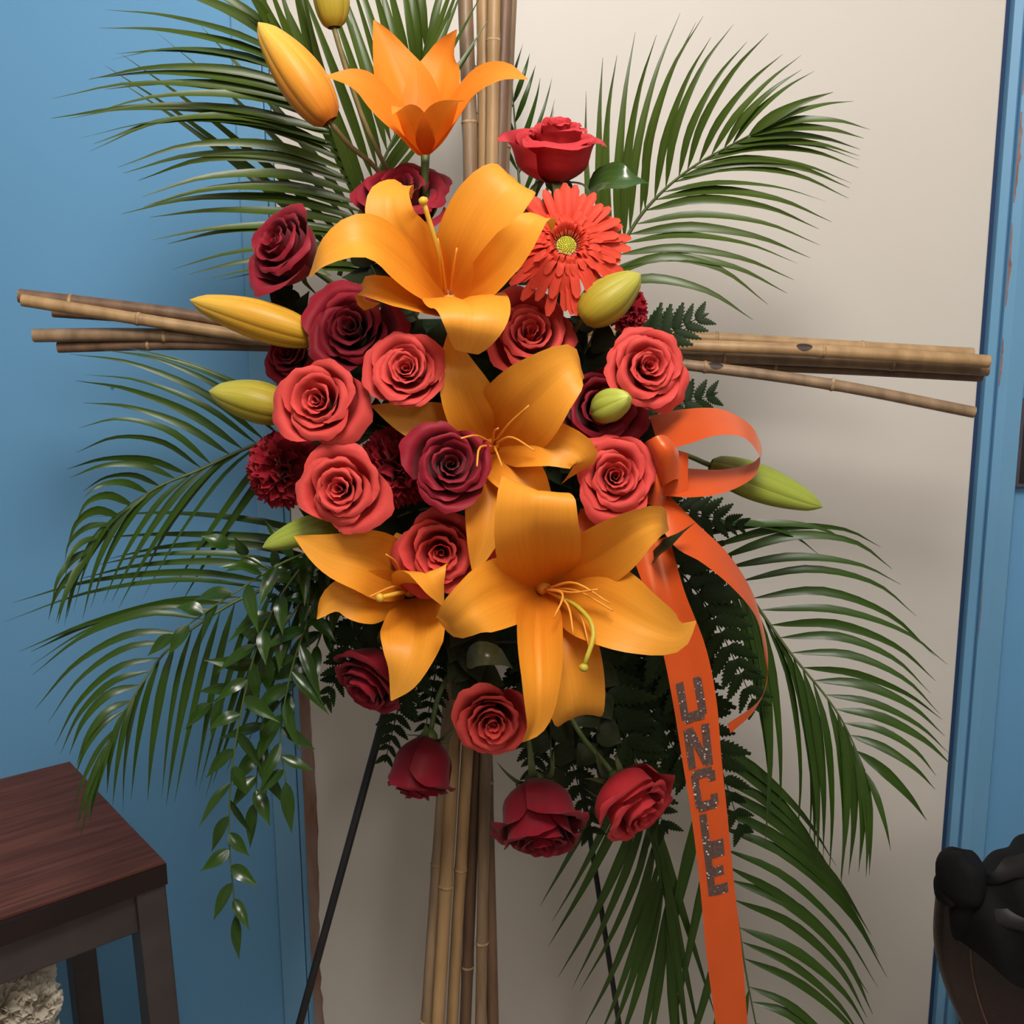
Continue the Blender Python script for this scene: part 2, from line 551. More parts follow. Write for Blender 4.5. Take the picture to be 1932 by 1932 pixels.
def leaf_prof(v):
    if v <= 0 or v >= 1: return 0.02
    return max(math.sin(math.pi * v ** 0.66) ** 1.15, 0.02)


def palm_prof(v):
    a = min(1.0, v / 0.12) * 0.55 + 0.45 * min(1.0, v / 0.35)
    x = max(0.0, (v - 0.30) / 0.70)
    return max(a * (1 - x ** 1.35) * (1 - .25 * x), 0.03)


def box(c, s, rot=None):
    c = Vector(c)
    V = []
    for x in (-1, 1):
        for y in (-1, 1):
            for z in (-1, 1):
                v = Vector((x * s[0] / 2, y * s[1] / 2, z * s[2] / 2))
                if rot is not None: v = rot @ v
                V.append(c + v)
    F = [(0, 1, 3, 2), (4, 6, 7, 5), (0, 4, 5, 1), (2, 3, 7, 6), (0, 2, 6, 4), (1, 5, 7, 3)]
    return V, F


def bevel(o, w=0.002, seg=2):
    md = o.modifiers.new('bevel', 'BEVEL')
    md.width = w
    md.segments = seg
    md.limit_method = 'ANGLE'
    return o


# ------------------------------------------------------------------ the room
YW = 1.360      # wall face
YD = 1.352      # door face
XL = W(548, 966, YD).x     # hinge edge of the door
XR = W(1826, 966, YD).x    # lock edge of the door
XROOM0, XROOM1, YBACK, H = -1.7, 1.9, -2.4, 2.5


def struct(name, geo, mat, smooth=False, bev=0.0):
    o = mk(name, geo, mat, None, smooth)
    o['kind'] = 'structure'
    if bev: bevel(o, bev)
    return o


def span(x0, x1, y0, y1, z0, z1):
    return box(((x0 + x1) / 2, (y0 + y1) / 2, (z0 + z1) / 2), (x1 - x0, y1 - y0, z1 - z0))


struct('floor', span(XROOM0, XROOM1, YBACK, YW + 0.1, -0.05, 0.0), M['floor'])
struct('ceiling', span(XROOM0, XROOM1, YBACK, YW + 0.1, H, H + 0.05), M['ceil'])
struct('wall_back_left', span(XROOM0, XL - 0.004, YW, YW + 0.1, 0, H), M['blue'])
struct('wall_back_right', span(XR + 0.012, XROOM1, YW, YW + 0.1, 0, H), M['blue'])
struct('wall_back_top', span(XL - 0.004, XR + 0.012, YW, YW + 0.1, 2.08, H), M['blue'])
struct('wall_left', span(XROOM0 - 0.1, XROOM0, YBACK, YW + 0.1, 0, H), M['beige'])
struct('wall_right', span(XROOM1, XROOM1 + 0.1, YBACK, YW + 0.1, 0, H), M['beige'])

door = struct('door_1', span(XL, XR, YD, YD + 0.04, 0.008, 2.06), M['door'], bev=0.002)
# worn, bare strip of the hinge edge (paint rubbed off, uneven border)
nz = 60
V, F = [], []
for i in range(nz + 1):
    z = 0.02 + 1.02 * i / nz
    a = 0.0145 + 0.003 * math.sin(i * 0.21) + RND.uniform(-0.0016, 0.0016)
    if i > 48: a *= max(0.15, 1 - (i - 48) / 13)
    V += [(XL - 0.0005, YD - 0.0012, z), (XL + a, YD - 0.0012, z), (XL + a + 0.0006, YD + 0.0004, z)]
    if i:
        k = 3 * i
        F += [(k - 3, k - 2, k + 1, k), (k - 2, k - 1, k + 2, k + 1)]
mk('worn_edge', (V, F), M['worn_wood'], door, False, 'bare worn wood along the door edge')

# trim_1: the blue casing on the left, almost flush; trim_2: the right casing with its chamfer, trim_3 inside strip
struct('trim_1', span(XL - 0.046, XL - 0.010, YD - 0.0005, YW + 0.002, 0, 2.1), M['blue_trim'], bev=0.002)
struct('trim_2', span(XL - 0.009, XL - 0.0015, YD + 0.003, YW + 0.004, 0, 2.1), M['blue_trim'])
struct('trim_3', span(XR + 0.001, XR + 0.0075, YD + 0.006, YW + 0.03, 0, 2.1), M['navy'])
x0 = XR + 0.0075


def prism(prof, z0, z1):
    n = len(prof)
    V = [(x, y, z0) for x, y in prof] + [(x, y, z1) for x, y in prof]
    F = [(i, (i + 1) % n, n + (i + 1) % n, n + i) for i in range(n)]
    F += [tuple(range(n - 1, -1, -1)), tuple(range(n, 2 * n))]
    return V, F


struct('trim_4', prism([(x0, YW + 0.01), (x0, YD - 0.006), (x0 + 0.010, YD - 0.009), (x0 + 0.013, YD - 0.007), (x0 + 0.014, YW + 0.01)], 0, 2.1), M['blue_trim'])
tr5 = struct('trim_5', prism([(x0 + 0.0142, YW + 0.01), (x0 + 0.0142, YD - 0.013), (x0 + 0.025, YD - 0.016), (x0 + 0.046, YD - 0.016), (x0 + 0.048, YD - 0.013), (x0 + 0.048, YW + 0.01)], 0, 2.1), M['blue_trim'])
# chipped paint along the joint of the casing: bare wood flakes
for (za, zb, w) in ((1.63, 1.71, .0022), (1.50, 1.61, .0042), (1.37, 1.475, .0030), (1.265, 1.33, .0022), (0.92, 1.00, .0012)):
    V, F = [], []
    n = 14
    for i in range(n + 1):
        z = za + (zb - za) * i / n
        a = w * (0.35 + 0.65 * math.sin(math.pi * i / n)) * RND.uniform(0.6, 1.2)
        V += [(x0 + 0.0142, YD - 0.0138, z), (x0 + 0.0142 + a, YD - 0.0138 - a * 0.44, z)]
        if i: F.append((2 * i - 2, 2 * i - 1, 2 * i + 1, 2 * i))
    mk('paint_chip', (V, F), M['chip'], tr5, False)
struct('trim_6', span(XL - 0.05, XR + 0.09, YD - 0.012, YW + 0.004, 2.1, 2.17), M['blue_trim'])

# dark framed panel on the wall, just entering the frame on the right
pc = W(1948, 838, YW - 0.012)
pf = thing('wall_panel', pc + Vector((0.02, 0.008, -0.06)), 'small black framed panel on the blue wall beside the door casing', 'panel')
zt, zb = W(1920, 752, YW - .012).z, W(1915, 918, YW - .012).z
xp = W(1921, 840, YW - .012).x
for g in (span(xp, xp + 0.004, YW - 0.014, YW - 0.0002, zb, zt), span(xp + 0.096, xp + 0.1, YW - 0.014, YW - 0.0002, zb, zt),
          span(xp + 0.004, xp + 0.096, YW - 0.014, YW - 0.0002, zt - 0.004, zt), span(xp + 0.004, xp + 0.096, YW - 0.014, YW - 0.0002, zb, zb + 0.004)):
    mk('frame_bar', g, M['frame_edge'], pf, False)
mk('face', span(xp + 0.004, xp + 0.096, YW - 0.011, YW - 0.0002, zb + 0.004, zt - 0.004), M['dark_plastic'], pf, False)

# ceiling lamp fixture that carries the light: rose, cord and a bare frosted globe held in a cap
for LP, lb in ((LAMP, 'round pendant ceiling lamp right above the flower spray, out of the picture'), (FILL_LAMP, 'added round pendant fill lamp deeper in the room, unseen behind the viewer')):  # the second fixture is made up to carry the added fill lamp
    lamp = thing('ceiling_lamp', (LP.x, LP.y, H), lb, 'lamp')
    mk('ceiling_rose', tube([Vector((LP.x, LP.y, z)) for z in (H, H - .012, H - .03)], lambda v: (.06, .055, .02)[int(round(v * 2))], 20), M['ceil'], lamp)
    mk('cord', tube([Vector((LP.x, LP.y, H - .02)), Vector((LP.x, LP.y, LP.z + .21))], .004, 8), M['ceil'], lamp)

# ------------------------------------------------------------------ bar stool
SX, SY = Vector((-0.77, -0.64, 0)).normalized(), Vector((-0.64, 0.77, 0)).normalized()
zs = 0.756
corner = W(313, 1618, 1.05)
corner = Vector((corner.x, corner.y, zs))
LA, LB = 0.40, 0.352
stool = thing('bar_stool', corner + SX * LA / 2 + SY * LB / 2 - Vector((0, 0, zs)), 'bar stool with walnut wood seat and dark metal legs by the blue wall', 'stool')
SR = Matrix((SX, SY, Vector((0, 0, 1)))).transposed()


def stool_pt(a, b_, z):
    return corner + SX * a + SY * b_ + Vector((0, 0, z - zs))


n = 12
V, F = [], []
out = []
for i in range(n + 1):
    t = i / n
    out.append(stool_pt(LA * t, -0.006 * math.sin(math.pi * t), 0))
for i in range(1, n + 1):
    out.append(stool_pt(LA, LB * i / n, 0))
for i in range(1, n + 1):
    out.append(stool_pt(LA * (1 - i / n), LB, 0))
for i in range(1, n):
    out.append(stool_pt(0, LB * (1 - i / n), 0))
k = len(out)


def slab(z0, z1, inset=0.0):
    cc = stool_pt(LA / 2, LB / 2, 0)
    pts = [p + (cc - p).normalized() * inset for p in out]
    V = [Vector((p.x, p.y, z0)) for p in pts] + [Vector((p.x, p.y, z1)) for p in pts]
    F = [(i, (i + 1) % k, k + (i + 1) % k, k + i) for i in range(k)]
    F += [tuple(range(k)), tuple(range(2 * k - 1, k - 1, -1))]
    return V, F


# seat top kept in the stool's own axes so the grain follows the seat
seat_w = slab(zs - 0.003, zs, 0.0015)
so = mk('seat', seat_w, M['walnut'], stool, False)
so.data.transform(SR.to_4x4().inverted())
so.rotation_euler = SR.to_euler()
mk('edge_band', slab(zs - 0.028, zs - 0.003), M['walnut_edge'], stool, False)
RZ = SR
for (a0, b0, a1, b1) in ((0.03, 0.02, LA - 0.03, 0.02), (0.03, LB - 0.02, LA - 0.03, LB - 0.02), (0.02, 0.03, 0.02, LB - 0.03), (LA - 0.02, 0.03, LA - 0.02, LB - 0.03)):
    c = (stool_pt(a0, b0, zs - 0.054) + stool_pt(a1, b1, zs - 0.054)) / 2
    la, lb = abs(a1 - a0), abs(b1 - b0)
    bevel(mk('apron_rail', box(c, (max(la, 0.022), max(lb, 0.022), 0.050), SR), M['gunmetal'], stool, False), 0.002)
for (a, b_) in ((0.018, 0.02), (LA - 0.018, 0.02), (0.018, LB - 0.02), (LA - 0.018, LB - 0.02)):
    sa = -1 if a < 0.1 else 1
    sb = -1 if b_ < 0.1 else 1
    top = stool_pt(a, b_, zs - 0.030); bot = stool_pt(a + sa * 0.012, b_ + sb * 0.012, 0.0)
    hw = 0.017
    V = []
    for c in (bot, top):
        for (u, w) in ((-1, -1), (1, -1), (1, 1), (-1, 1)):
            V.append(c + SX * u * hw + SY * w * hw)
    F = [(0, 1, 5, 4), (1, 2, 6, 5), (2, 3, 7, 6), (3, 0, 4, 7), (3, 2, 1, 0), (4, 5, 6, 7)]
    bevel(mk('leg', (V, F), M['gunmetal'], stool, False), 0.002)
for (a0, b0, a1, b1, z) in ((0.01, 0.008, LA - 0.01, 0.008, 0.22), (0.01, LB - 0.008, LA - 0.01, LB - 0.008, 0.22), (0.008, 0.01, 0.008, LB - 0.01, 0.28), (LA - 0.008, 0.01, LA - 0.008, LB - 0.01, 0.28)):
    c = (stool_pt(a0, b0, z) + stool_pt(a1, b1, z)) / 2
    mk('footrest_bar', box(c, (max(abs(a1 - a0), 0.02), max(abs(b1 - b0), 0.02), 0.025), SR), M['gunmetal'], stool, False)

# ------------------------------------------------------------------ leather chair with a black jacket over its back
YC = 0.985
edge_px = [(1800, 1650), (1792, 1690), (1786, 1740), (1784, 1790), (1791, 1840), (1806, 1890), (1824, 1932), (1850, 1985), (1884, 2045)]
edge_w = [W(x, y, YC) for x, y in edge_px]
XC = edge_w[3].x + 0.25
chair = thing('leather_chair', (XC, 1.12, 0), 'dark brown leather chair with rounded back under a black jacket', 'chair')


def back_section(xl, z, puff=0.0, nx=20):
    """closed outline of the padded back at one height: convex outside, rounded ends"""
    hw = XC - xl
    L = []
    for k in range(nx + 1):
        u = -1 + 2 * k / nx
        L.append((XC + u * hw, 0.925 + 0.060 * u * u - puff))
    for k in range(1, 6):
        a = math.pi * k / 6
        L.append((XC + hw + 0.010 * math.sin(a), 0.985 + 0.035 * (1 - math.cos(a)) / 2))
    for k in range(nx + 1):
        u = 1 - 2 * k / nx
        L.append((XC + u * hw, 0.965 + 0.055 * u * u))
    for k in range(1, 6):
        a = math.pi * k / 6
        L.append((XC - hw - 0.010 * math.sin(a), 1.020 - 0.035 * (1 - math.cos(a)) / 2))
    return [Vector((x, y, z)) for x, y in L]


secs = [back_section(p.x + .006, p.z) for p in catmull(edge_w, 24)]
ns = len(secs[0])
V = [p for s_ in secs for p in s_]
F = [(i * ns + k, i * ns + (k + 1) % ns, (i + 1) * ns + (k + 1) % ns, (i + 1) * ns + k) for i in range(len(secs) - 1) for k in range(ns)]
F += [tuple(range(ns)), tuple(range(len(V) - 1, len(V) - ns - 1, -1))]
mk('backrest', (V, F), M['leather'], chair)
for u in (-.93, -.62, .0, .62, .93):
    P = []
    for p in catmull(edge_w, 24):
        hw = XC - p.x - .006
        P.append(Vector((XC + u * hw, 0.925 + 0.060 * u * u - .0006, p.z)))
    mk('piping', tube(P, .0012, 6), M['piping'], chair)
zlow = edge_w[-1].z
bevel(mk('seat_cushion', box((XC + .05, 1.155, 0.43), (.27, .30, .10)), M['leather'], chair), .02, 3)
bevel(mk('seat_rail', box((XC + .05, 1.14, 0.36), (.26, .30, .05)), M['chair_wood'], chair, False), .004)
bevel(mk('back_post', box((XC - .12, .985, .40), (.03, .03, .22)), M['chair_wood'], chair, False), .003)
bevel(mk('back_post', box((XC + .12, .985, .40), (.03, .03, .22)), M['chair_wood'], chair, False), .003)
for sx in (-1, 1):
    for y in (1.0, 1.28):
        p = Vector((XC + .05 + sx * .11, y, 0))
        mk('leg', tube([p, p + Vector((0, 0, .345))], lambda v: 0.012 + 0.008 * v, 10), M['chair_wood'], chair)


def loft(rows, n=16, m=16):
    R_ = [catmull([WP(p) for p in r], n) for r in rows]
    colsP = [catmull([r[i] for r in R_], m) for i in range(n + 1)]
    V = [p for c in colsP for p in c]
    U = [(j / m, i / n) for i in range(n + 1) for j in range(m + 1)]
    return V, grid_faces(n + 1, m + 1), U


jk = thing('jacket', W(1900, 1640, .98), 'black jacket draped over the back of the leather chair', 'jacket')
V, F, U = loft([
    [(1846, 1800, 1.06), (1890, 1790, 1.06), (1940, 1780, 1.06), (2060, 1770, 1.06)],
    [(1846, 1660, 1.05), (1890, 1640, 1.055), (1940, 1612, 1.06), (2060, 1590, 1.06)],
    [(1848, 1624, 1.0), (1888, 1602, 1.01), (1936, 1574, 1.02), (2060, 1545, 1.02)],
    [(1846, 1655, .945), (1888, 1646, .935), (1940, 1628, .925), (2060, 1605, .915)],
    [(1838, 1710, .925), (1885, 1708, .912), (1940, 1700, .902), (2060, 1695, .895)],
    [(1820, 1752, .930), (1876, 1775, .908), (1940, 1790, .898), (2060, 1805, .893)],
    [(1800, 1768, .955), (1862, 1815, .915), (1934, 1868, .900), (2060, 1910, .895)]], 30, 40)
V = [v + Vector((0, -.0035 * math.sin(v.x * 160 + v.z * 60), 0)) for v in V]
mk('body', (V, F, U), M['jacket'], jk)


def blob(c, rx, rz, ry, seed, lump=.06):
    V, F = [], []
    n, m_ = 16, 22
    for i in range(n + 1):
        th = math.pi * i / n
        for k in range(m_):
            a = 2 * math.pi * k / m_
            w = 1 + lump * math.sin(3 * a + seed) * math.sin(2 * th + seed) + lump * .6 * math.sin(5 * th + 2 * a)
            sx = abs(math.sin(th)) ** .7
            V.append(c + RIGHT * (rx * w * sx * math.cos(a)) - FWD * (ry * w * sx * math.sin(a)) + UP * (rz * w * math.copysign(abs(math.cos(th)) ** .75, math.cos(th))))
    for i in range(n):
        for k in range(m_):
            F.append((i * m_ + k, i * m_ + (k + 1) % m_, (i + 1) * m_ + (k + 1) % m_, (i + 1) * m_ + k))
    return V, F


mk('sleeve', blob(W(1813, 1654, .945), PXM(44, .945), PXM(54, .945), .032, 1.0, .04), M['jacket'], jk)
mk('cuff', blob(W(1783, 1680, .95), PXM(17, .95), PXM(27, .95), .022, 2.0, .05), M['jacket'], jk)
mk('sleeve', tube(catmull([WP(p) for p in ((1832, 1660, .945), (1822, 1720, .942), (1806, 1768, .955))], 12), lambda v: .020 * (1 - .75 * v ** 2), 14), M['jacket'], jk)
g = blade([W(1864, 1668, .928), W(1895, 1660, .915), W(1935, 1640, .908), W(1990, 1622, .905)], -FWD, .017, lambda v: .5 + .5 * v, 16, 9, cup=-.55, ruffle=.3, rfreq=11)
mk('lapel', g, M['jacket_sheen'], jk)
g = blade([W(1858, 1735, .916), W(1895, 1740, .904), W(1940, 1746, .894), W(1990, 1748, .888)], -FWD, .015, lambda v: .7 + .3 * v, 16, 9, cup=-.55, ruffle=.25, rfreq=8)
mk('lapel', g, M['jacket_sheen'], jk)

# ------------------------------------------------------------------ bamboo canes
def cane(pts, rpx, nodes, label, mat, group, scar=None):
    P = [WP(p) for p in pts]
    Ymid = sum(p[2] for p in pts) / len(pts)
    r = PXM(rpx, Ymid)
    C = catmull(P, 40)
    root = thing('bamboo_cane', C[0], label, 'bamboo cane', group)

    def rad(v):
        b_ = sum(math.exp(-((v - k) / 0.006) ** 2) for k in nodes)
        return r * (1 + 0.10 * min(1, b_)) * (1 - 0.05 * v)
    T, N = frames(C, T_up(C))
    # body in its own long axis so the fibre runs along the cane
    g = tube(catmull(P, 90), rad, 10, False)
    mk('culm', g, mat, root)
    for k in nodes:
        i = min(39, max(0, int(k * 40)))
        c = C[i].lerp(C[i + 1], k * 40 - i)
        d = T[i]
        mk('node_ring', tube([c - d * 0.0018, c, c + d * 0.0018], lambda v: r * (1.16 - 0.10 * abs(v - 0.5) * 2), 10), M['cane_node'], root)
    if scar:
        D = catmull(P, 200)
        i0 = int(scar * 200)
        V, F = [], []
        for a in range(7):
            c = D[i0 + a]
            t_ = tangents(D)[i0 + a]
            o1 = (-FWD + UP * .5); o1 = (o1 - t_ * o1.dot(t_)).normalized()
            o2 = t_.cross(o1)
            w = .75 * math.sin(math.pi * (a + .5) / 7)
            for b_ in range(5):
                an = w * (-1 + 2 * b_ / 4)
                V.append(c + (o1 * math.cos(an) + o2 * math.sin(an)) * (rad(scar) * 1.015 + .0002))
        F = grid_faces(7, 5)
        mk('scar', (V, F), M['chair_wood'], root, True, 'dark scar in the cane skin')
    for e, d in ((C[0], T[0]), (C[-1], -T[-1])):
        V, F, U = tube([e, e + d * 0.0004, e + d * 0.0004, e + d * 0.006], lambda v: r * (1.0, 1.0, 0.55, 0.5)[int(round(v * 3))], 10, False)
        F = F + [tuple(range(30, 40))]
        mk('cut_end', (V, F), M['cane_node'], root, False)
    return root


VG, LG, RG = 'vertical canes of the cross', 'canes of the left cross arm', 'canes of the right cross arm'
cane([(876, -60, 1.16), (888, 420, 1.14), (868, 1000, 1.10), (806, 1932, 1.055), (790, 2200, 1.04)], 14, (0.12, .31, .52, .71, .86), 'vertical bamboo cane at the left edge of the bundle above', M['cane'], VG)
cane([(912, -60, 1.165), (912, 420, 1.145), (880, 1000, 1.105), (826, 1932, 1.04), (810, 2200, 1.02)], 13.5, (.08, .27, .47, .735, .9), 'vertical bamboo cane, second from the left at the bottom', M['cane_tan'], VG)
cane([(933, -60, 1.15), (925, 420, 1.13), (905, 1000, 1.09), (853, 1932, 1.06), (845, 2200, 1.05)], 12.5, (.055, .25, .48, .71, .93), 'pale vertical bamboo cane with a node ring near the top', M['cane_tan'], VG)
cane([(956, -60, 1.165), (938, 420, 1.14), (915, 1000, 1.11), (878, 1932, 1.075), (870, 2200, 1.06)], 12.5, (.18, .36, .56, .80), 'brownish vertical bamboo cane inside the bundle', M['cane_brown'], VG)
cane([(966, -60, 1.18), (945, 420, 1.16), (925, 1000, 1.12), (907, 1932, 1.05), (905, 2200, 1.04)], 12, (.14, .33, .55, .78), 'vertical bamboo cane at the right edge of the bundle above', M['cane'], VG)
cane([(948, -60, 1.19), (935, 420, 1.17), (912, 1000, 1.13), (930, 1932, 1.06), (936, 2200, 1.05)], 12.5, (.22, .44, .65, .88), 'dark vertical bamboo cane, rightmost at the bottom of the picture', M['cane_brown'], VG)

cane([(36, 558, 1.08), (330, 592, 1.10), (640, 640, 1.12), (960, 660, 1.125)], 12.5, (.10, .42), 'bamboo cane at the top of the left cross arm, reaching farthest left', M['cane_brown'], LG)
cane([(42, 566, 1.075), (250, 600, 1.085), (500, 640, 1.10), (800, 690, 1.115)], 11.5, (.28, .62), 'bamboo cane sloping down in front on the left cross arm', M['cane_tan'], LG)
cane([(100, 590, 1.12), (400, 610, 1.13), (800, 635, 1.135)], 8.5, (.35, .7), 'thin bamboo cane behind the left cross arm, short end', M['cane_brown'], LG)
cane([(64, 633, 1.09), (300, 632, 1.10), (560, 645, 1.11), (820, 660, 1.12)], 12.5, (.32, .62), 'pale round-ended bamboo cane, lower on the left cross arm', M['cane'], LG)
cane([(110, 655, 1.10), (320, 650, 1.105), (560, 655, 1.115), (820, 668, 1.125)], 10.5, (.24, .6), 'lowest bamboo cane of the left cross arm', M['cane_brown'], LG)

cane([(1835, 668, 1.10), (1620, 655, 1.11), (1320, 637, 1.12), (960, 620, 1.13)], 11.5, (.235, .55), 'topmost bamboo cane of the right cross arm', M['cane_tan'], RG)
cane([(1866, 682, 1.08), (1540, 662, 1.09), (1300, 652, 1.10), (960, 640, 1.11)], 12, (.34, .66), 'second bamboo cane of the right cross arm, with a dark scar', M['cane_tan'], RG, .365)
cane([(1864, 698, 1.10), (1600, 683, 1.11), (1300, 672, 1.12), (960, 665, 1.13)], 11.5, (.2, .55), 'bamboo cane in the middle of the right cross arm', M['cane'], RG)
cane([(1852, 708, 1.115), (1600, 695, 1.125), (1300, 683, 1.13), (960, 668, 1.14)], 12.5, (.44, .72), 'dark bamboo cane at the underside of the right cross arm', M['cane_brown'], RG)
cane([(1838, 778, 1.07), (1570, 726, 1.08), (1290, 688, 1.09), (960, 655, 1.10)], 10.8, (.305, .58), 'single bamboo cane splaying down from the right cross arm', M['cane'], RG, .545)

# ------------------------------------------------------------------ easel and foam
def to_floor(a, b_):
    d = b_ - a
    return a + d * (a.z / -d.z)


ez_a = W(900, 700, 1.13)
easel = thing('wire_easel', (ez_a.x, 1.05, 0), 'black wire easel that carries the flower spray', 'easel')
l1a, l1b = W(889, 750, 1.145), W(570, 1915, 1.04)
mk('leg', tube([l1a, to_floor(l1a, l1b)], 0.0046, 10), M['black_metal'], easel)
l2a, l2b = W(985, 750, 1.16), W(1168, 1932, 1.13)
mk('leg', tube([l2a, to_floor(l2a, l2b)], 0.0034, 10), M['black_metal'], easel)
mk('leg', tube([W(930, 750, 1.18), to_floor(W(930, 750, 1.18), W(905, 1932, 1.20))], 0.0034, 10), M['black_metal'], easel)
mk('cross_bar', tube([l1a, l2a], 0.004, 10), M['black_metal'], easel)

FC = W(930, 930, 1.045)
foam = thing('floral_foam_cage', FC - Vector((0, 0, 0.14)), 'dark green floral foam cage hidden behind the flowers', 'foam')
bevel(mk('foam_block', box(FC, (0.19, 0.075, 0.36)), M['foam'], foam, False), 0.012, 3)
for i in range(5):
    z = FC.z - 0.15 + 0.075 * i
    hw, hy = 0.100, 0.042
    P = [FC + Vector((sx * hw, sy * hy, z - FC.z)) for sx, sy in ((-1, -1), (1, -1), (1, 1), (-1, 1), (-1, -1))]
    mk('cage_wire', tube([p for p in P], 0.0016, 6), M['black_metal'], foam)


def foam_pt(p):
    """nearest sensible entry point of a stem"""
    return Vector((min(max(p.x, FC.x - 0.08), FC.x + 0.08), FC.y - 0.02, min(max(p.z, FC.z - 0.16), FC.z + 0.16)))


# ------------------------------------------------------------------ flowers
def stem_to_foam(root, p, d, r=0.0026, mat=None, sag=0.03, end=None):
    e = end if end is not None else foam_pt(p + d * 0.08)
    L = (e - p).length
    mid = p + d * min(0.07, L * 0.45)
    mk('stem', tube(catmull([p, mid, e], 12), r, 7), mat or M['stem'], root)


def rose(px, py, Y, rpx, fdir, label, mat, seed, openness=0.5, petals=17, name='rose', extra=None, depth=1.0, end=None, squash=1.0, barrel=0.5):
    rnd = random.Random(seed)
    A = face(*fdir)
    R = PXM(rpx, Y)
    c = W(px, py, Y)
    q = Vector((0, 0, 1)).rotation_difference(A)
    q = q @ Quaternion((0, 0, 1), rnd.uniform(0, 6.28))
    base = c - A * R * 1.05 * depth
    root = thing(name, base, label, 'rose')

    def place(v):
        return c + q @ (v * R)
    az = rnd.uniform(0, 6.28)
    NP = petals
    ext = .67 + .34 * openness + (.05 + .30 * openness) * .70 + .07
    R *= .95 / ext
    for i in range(NP):
        t = i / (NP - 1)
        az += math.radians(137.5) + rnd.uniform(-0.22, 0.22)
        Rt = 0.07 + (0.60 + 0.34 * openness) * t ** 1.12
        top = 0.48 + 0.06 * math.sin(math.pi * min(1, t * 1.4)) - (0.40 * openness + 0.12) * t ** 2.4 + rnd.uniform(-0.05, 0.05)
        if t < 0.2: top -= 0.10 * (1 - t / 0.2)
        flare = (0.05 + 0.30 * openness) * t ** 1.5 * rnd.uniform(.7, 1.25)
        curl = (0.08 + 0.20 * t ** .7) * rnd.uniform(.6, 1.3) * min(1, .3 + openness * 1.1)
        hw = math.radians(118 - 44 * t ** 0.6) + rnd.uniform(-0.12, 0.16)
        spiral = 0.10 + 0.06 * rnd.random()
        ph = rnd.uniform(0, 6.28)
        pt = rnd.uniform(.07, .17) * min(1, t * 2)
        tlt = rnd.uniform(-.07, .13) * (.35 + t) * min(1, .15 + openness * 1.3)
        dzp = rnd.uniform(-.10, .06) * (.3 + t)
        Rt *= rnd.uniform(.92, 1.07)
        nv, nu = 11, 21
        V, U = [], []
        zb = -depth * (.45 + .55 * min(1, t * 1.6))
        for a in range(nv + 1):
            v = a / nv
            for b_ in range(nu):
                u = -1 + 2 * b_ / (nu - 1)
                edge = 1 - 0.26 * abs(u) ** 3.0 + pt * (1 - abs(u)) ** 1.3 - 0.035 * math.sin(3.5 * u + ph)
                vv = v * edge
                rr = Rt * (.22 + .78 * math.sin(min(1.0, vv * (1.08 + barrel * t) + 0.02) * math.pi / 2) ** .85)
                zz = zb + (top - zb) * min(vv, 1.0) + .25 * max(0, vv - 1)
                if t < 0.4:
                    rr *= 1 - 0.15 * (1 - t * 2.5) * vv ** 3
                rr += flare * max(0.0, vv - 0.35) ** 2 * 1.9
                k = max(0.0, (vv - 0.76) / 0.24)
                cs = curl * (.55 + .65 * abs(u) ** .8)
                rr += cs * 0.50 * k ** 1.4
                zz -= cs * 0.75 * k ** 2.2
                rr += tlt * vv ** 1.5 * math.cos(u * 1.2)
                zz += dzp * vv
                rr *= 1 + spiral * u * 1.1
                rr += 0.022 * math.sin(3.7 * u + ph) * vv + 0.016 * math.sin(8 * u + ph * 2) * vv * vv * (0.3 + t)
                zz += 0.03 * math.sin(5 * u + ph) * vv * t
                rr += (.016 * math.sin(15 * u + ph) + .010 * math.sin(23 * u + 2 * ph)) * k * (.4 + t)
                th = az + u * hw
                rr = max(rr, 0.02)
                V.append(place(Vector((rr * math.cos(th), rr * math.sin(th) * squash, zz))))
                U.append((u * .5 + .5, min(vv, 1)))
        mk('petal', (V, grid_faces(nv + 1, nu), U), mat, root)
    # calyx and sepals
    V, F, U = tube([place(Vector((0, 0, -depth + z))) for z in (-0.20, -0.10, 0.02, 0.12)], lambda v: R * (0.09, 0.20, 0.24, 0.20)[int(round(v * 3))], 10)
    mk('calyx', (V, F), M['stem'], root)
    for k in range(5):
        a = 2 * math.pi * k / 5 + rnd.uniform(-0.2, 0.2)
        d = Vector((math.cos(a), math.sin(a), 0))
        out_ = rnd.uniform(0.55, 0.95)
        P = [place(Vector((0, 0, -depth)) + d * 0.15), place(Vector((0, 0, -depth + 0.02)) + d * 0.45 * out_), place(Vector((0, 0, -depth + rnd.uniform(-0.30, 0.05))) + d * 0.80 * out_), place(Vector((0, 0, -depth + rnd.uniform(-0.65, -0.1))) + d * 1.05 * out_)]
        mk('sepal', blade(P, A, R * 0.13, lambda v: max((1 - v) ** 0.8 * (0.5 + 0.5 * min(1, v * 5)), 0.03), 8, 3, fold=0.2), M['sepal'], root)
    stem_to_foam(root, place(Vector((0, 0, -depth - 0.15))), -A, 0.0028, None, end=end)
    if extra:
        for (P, half, m_) in extra:
            lf = mk('leaf', blade([WP(p) for p in P], -FWD + UP * 0.5, PXM(half, P[0][2]), leaf_prof, 12, 7, fold=0.25, groove=0.05, ruffle=0.12, rfreq=14), m_, root)
    return root


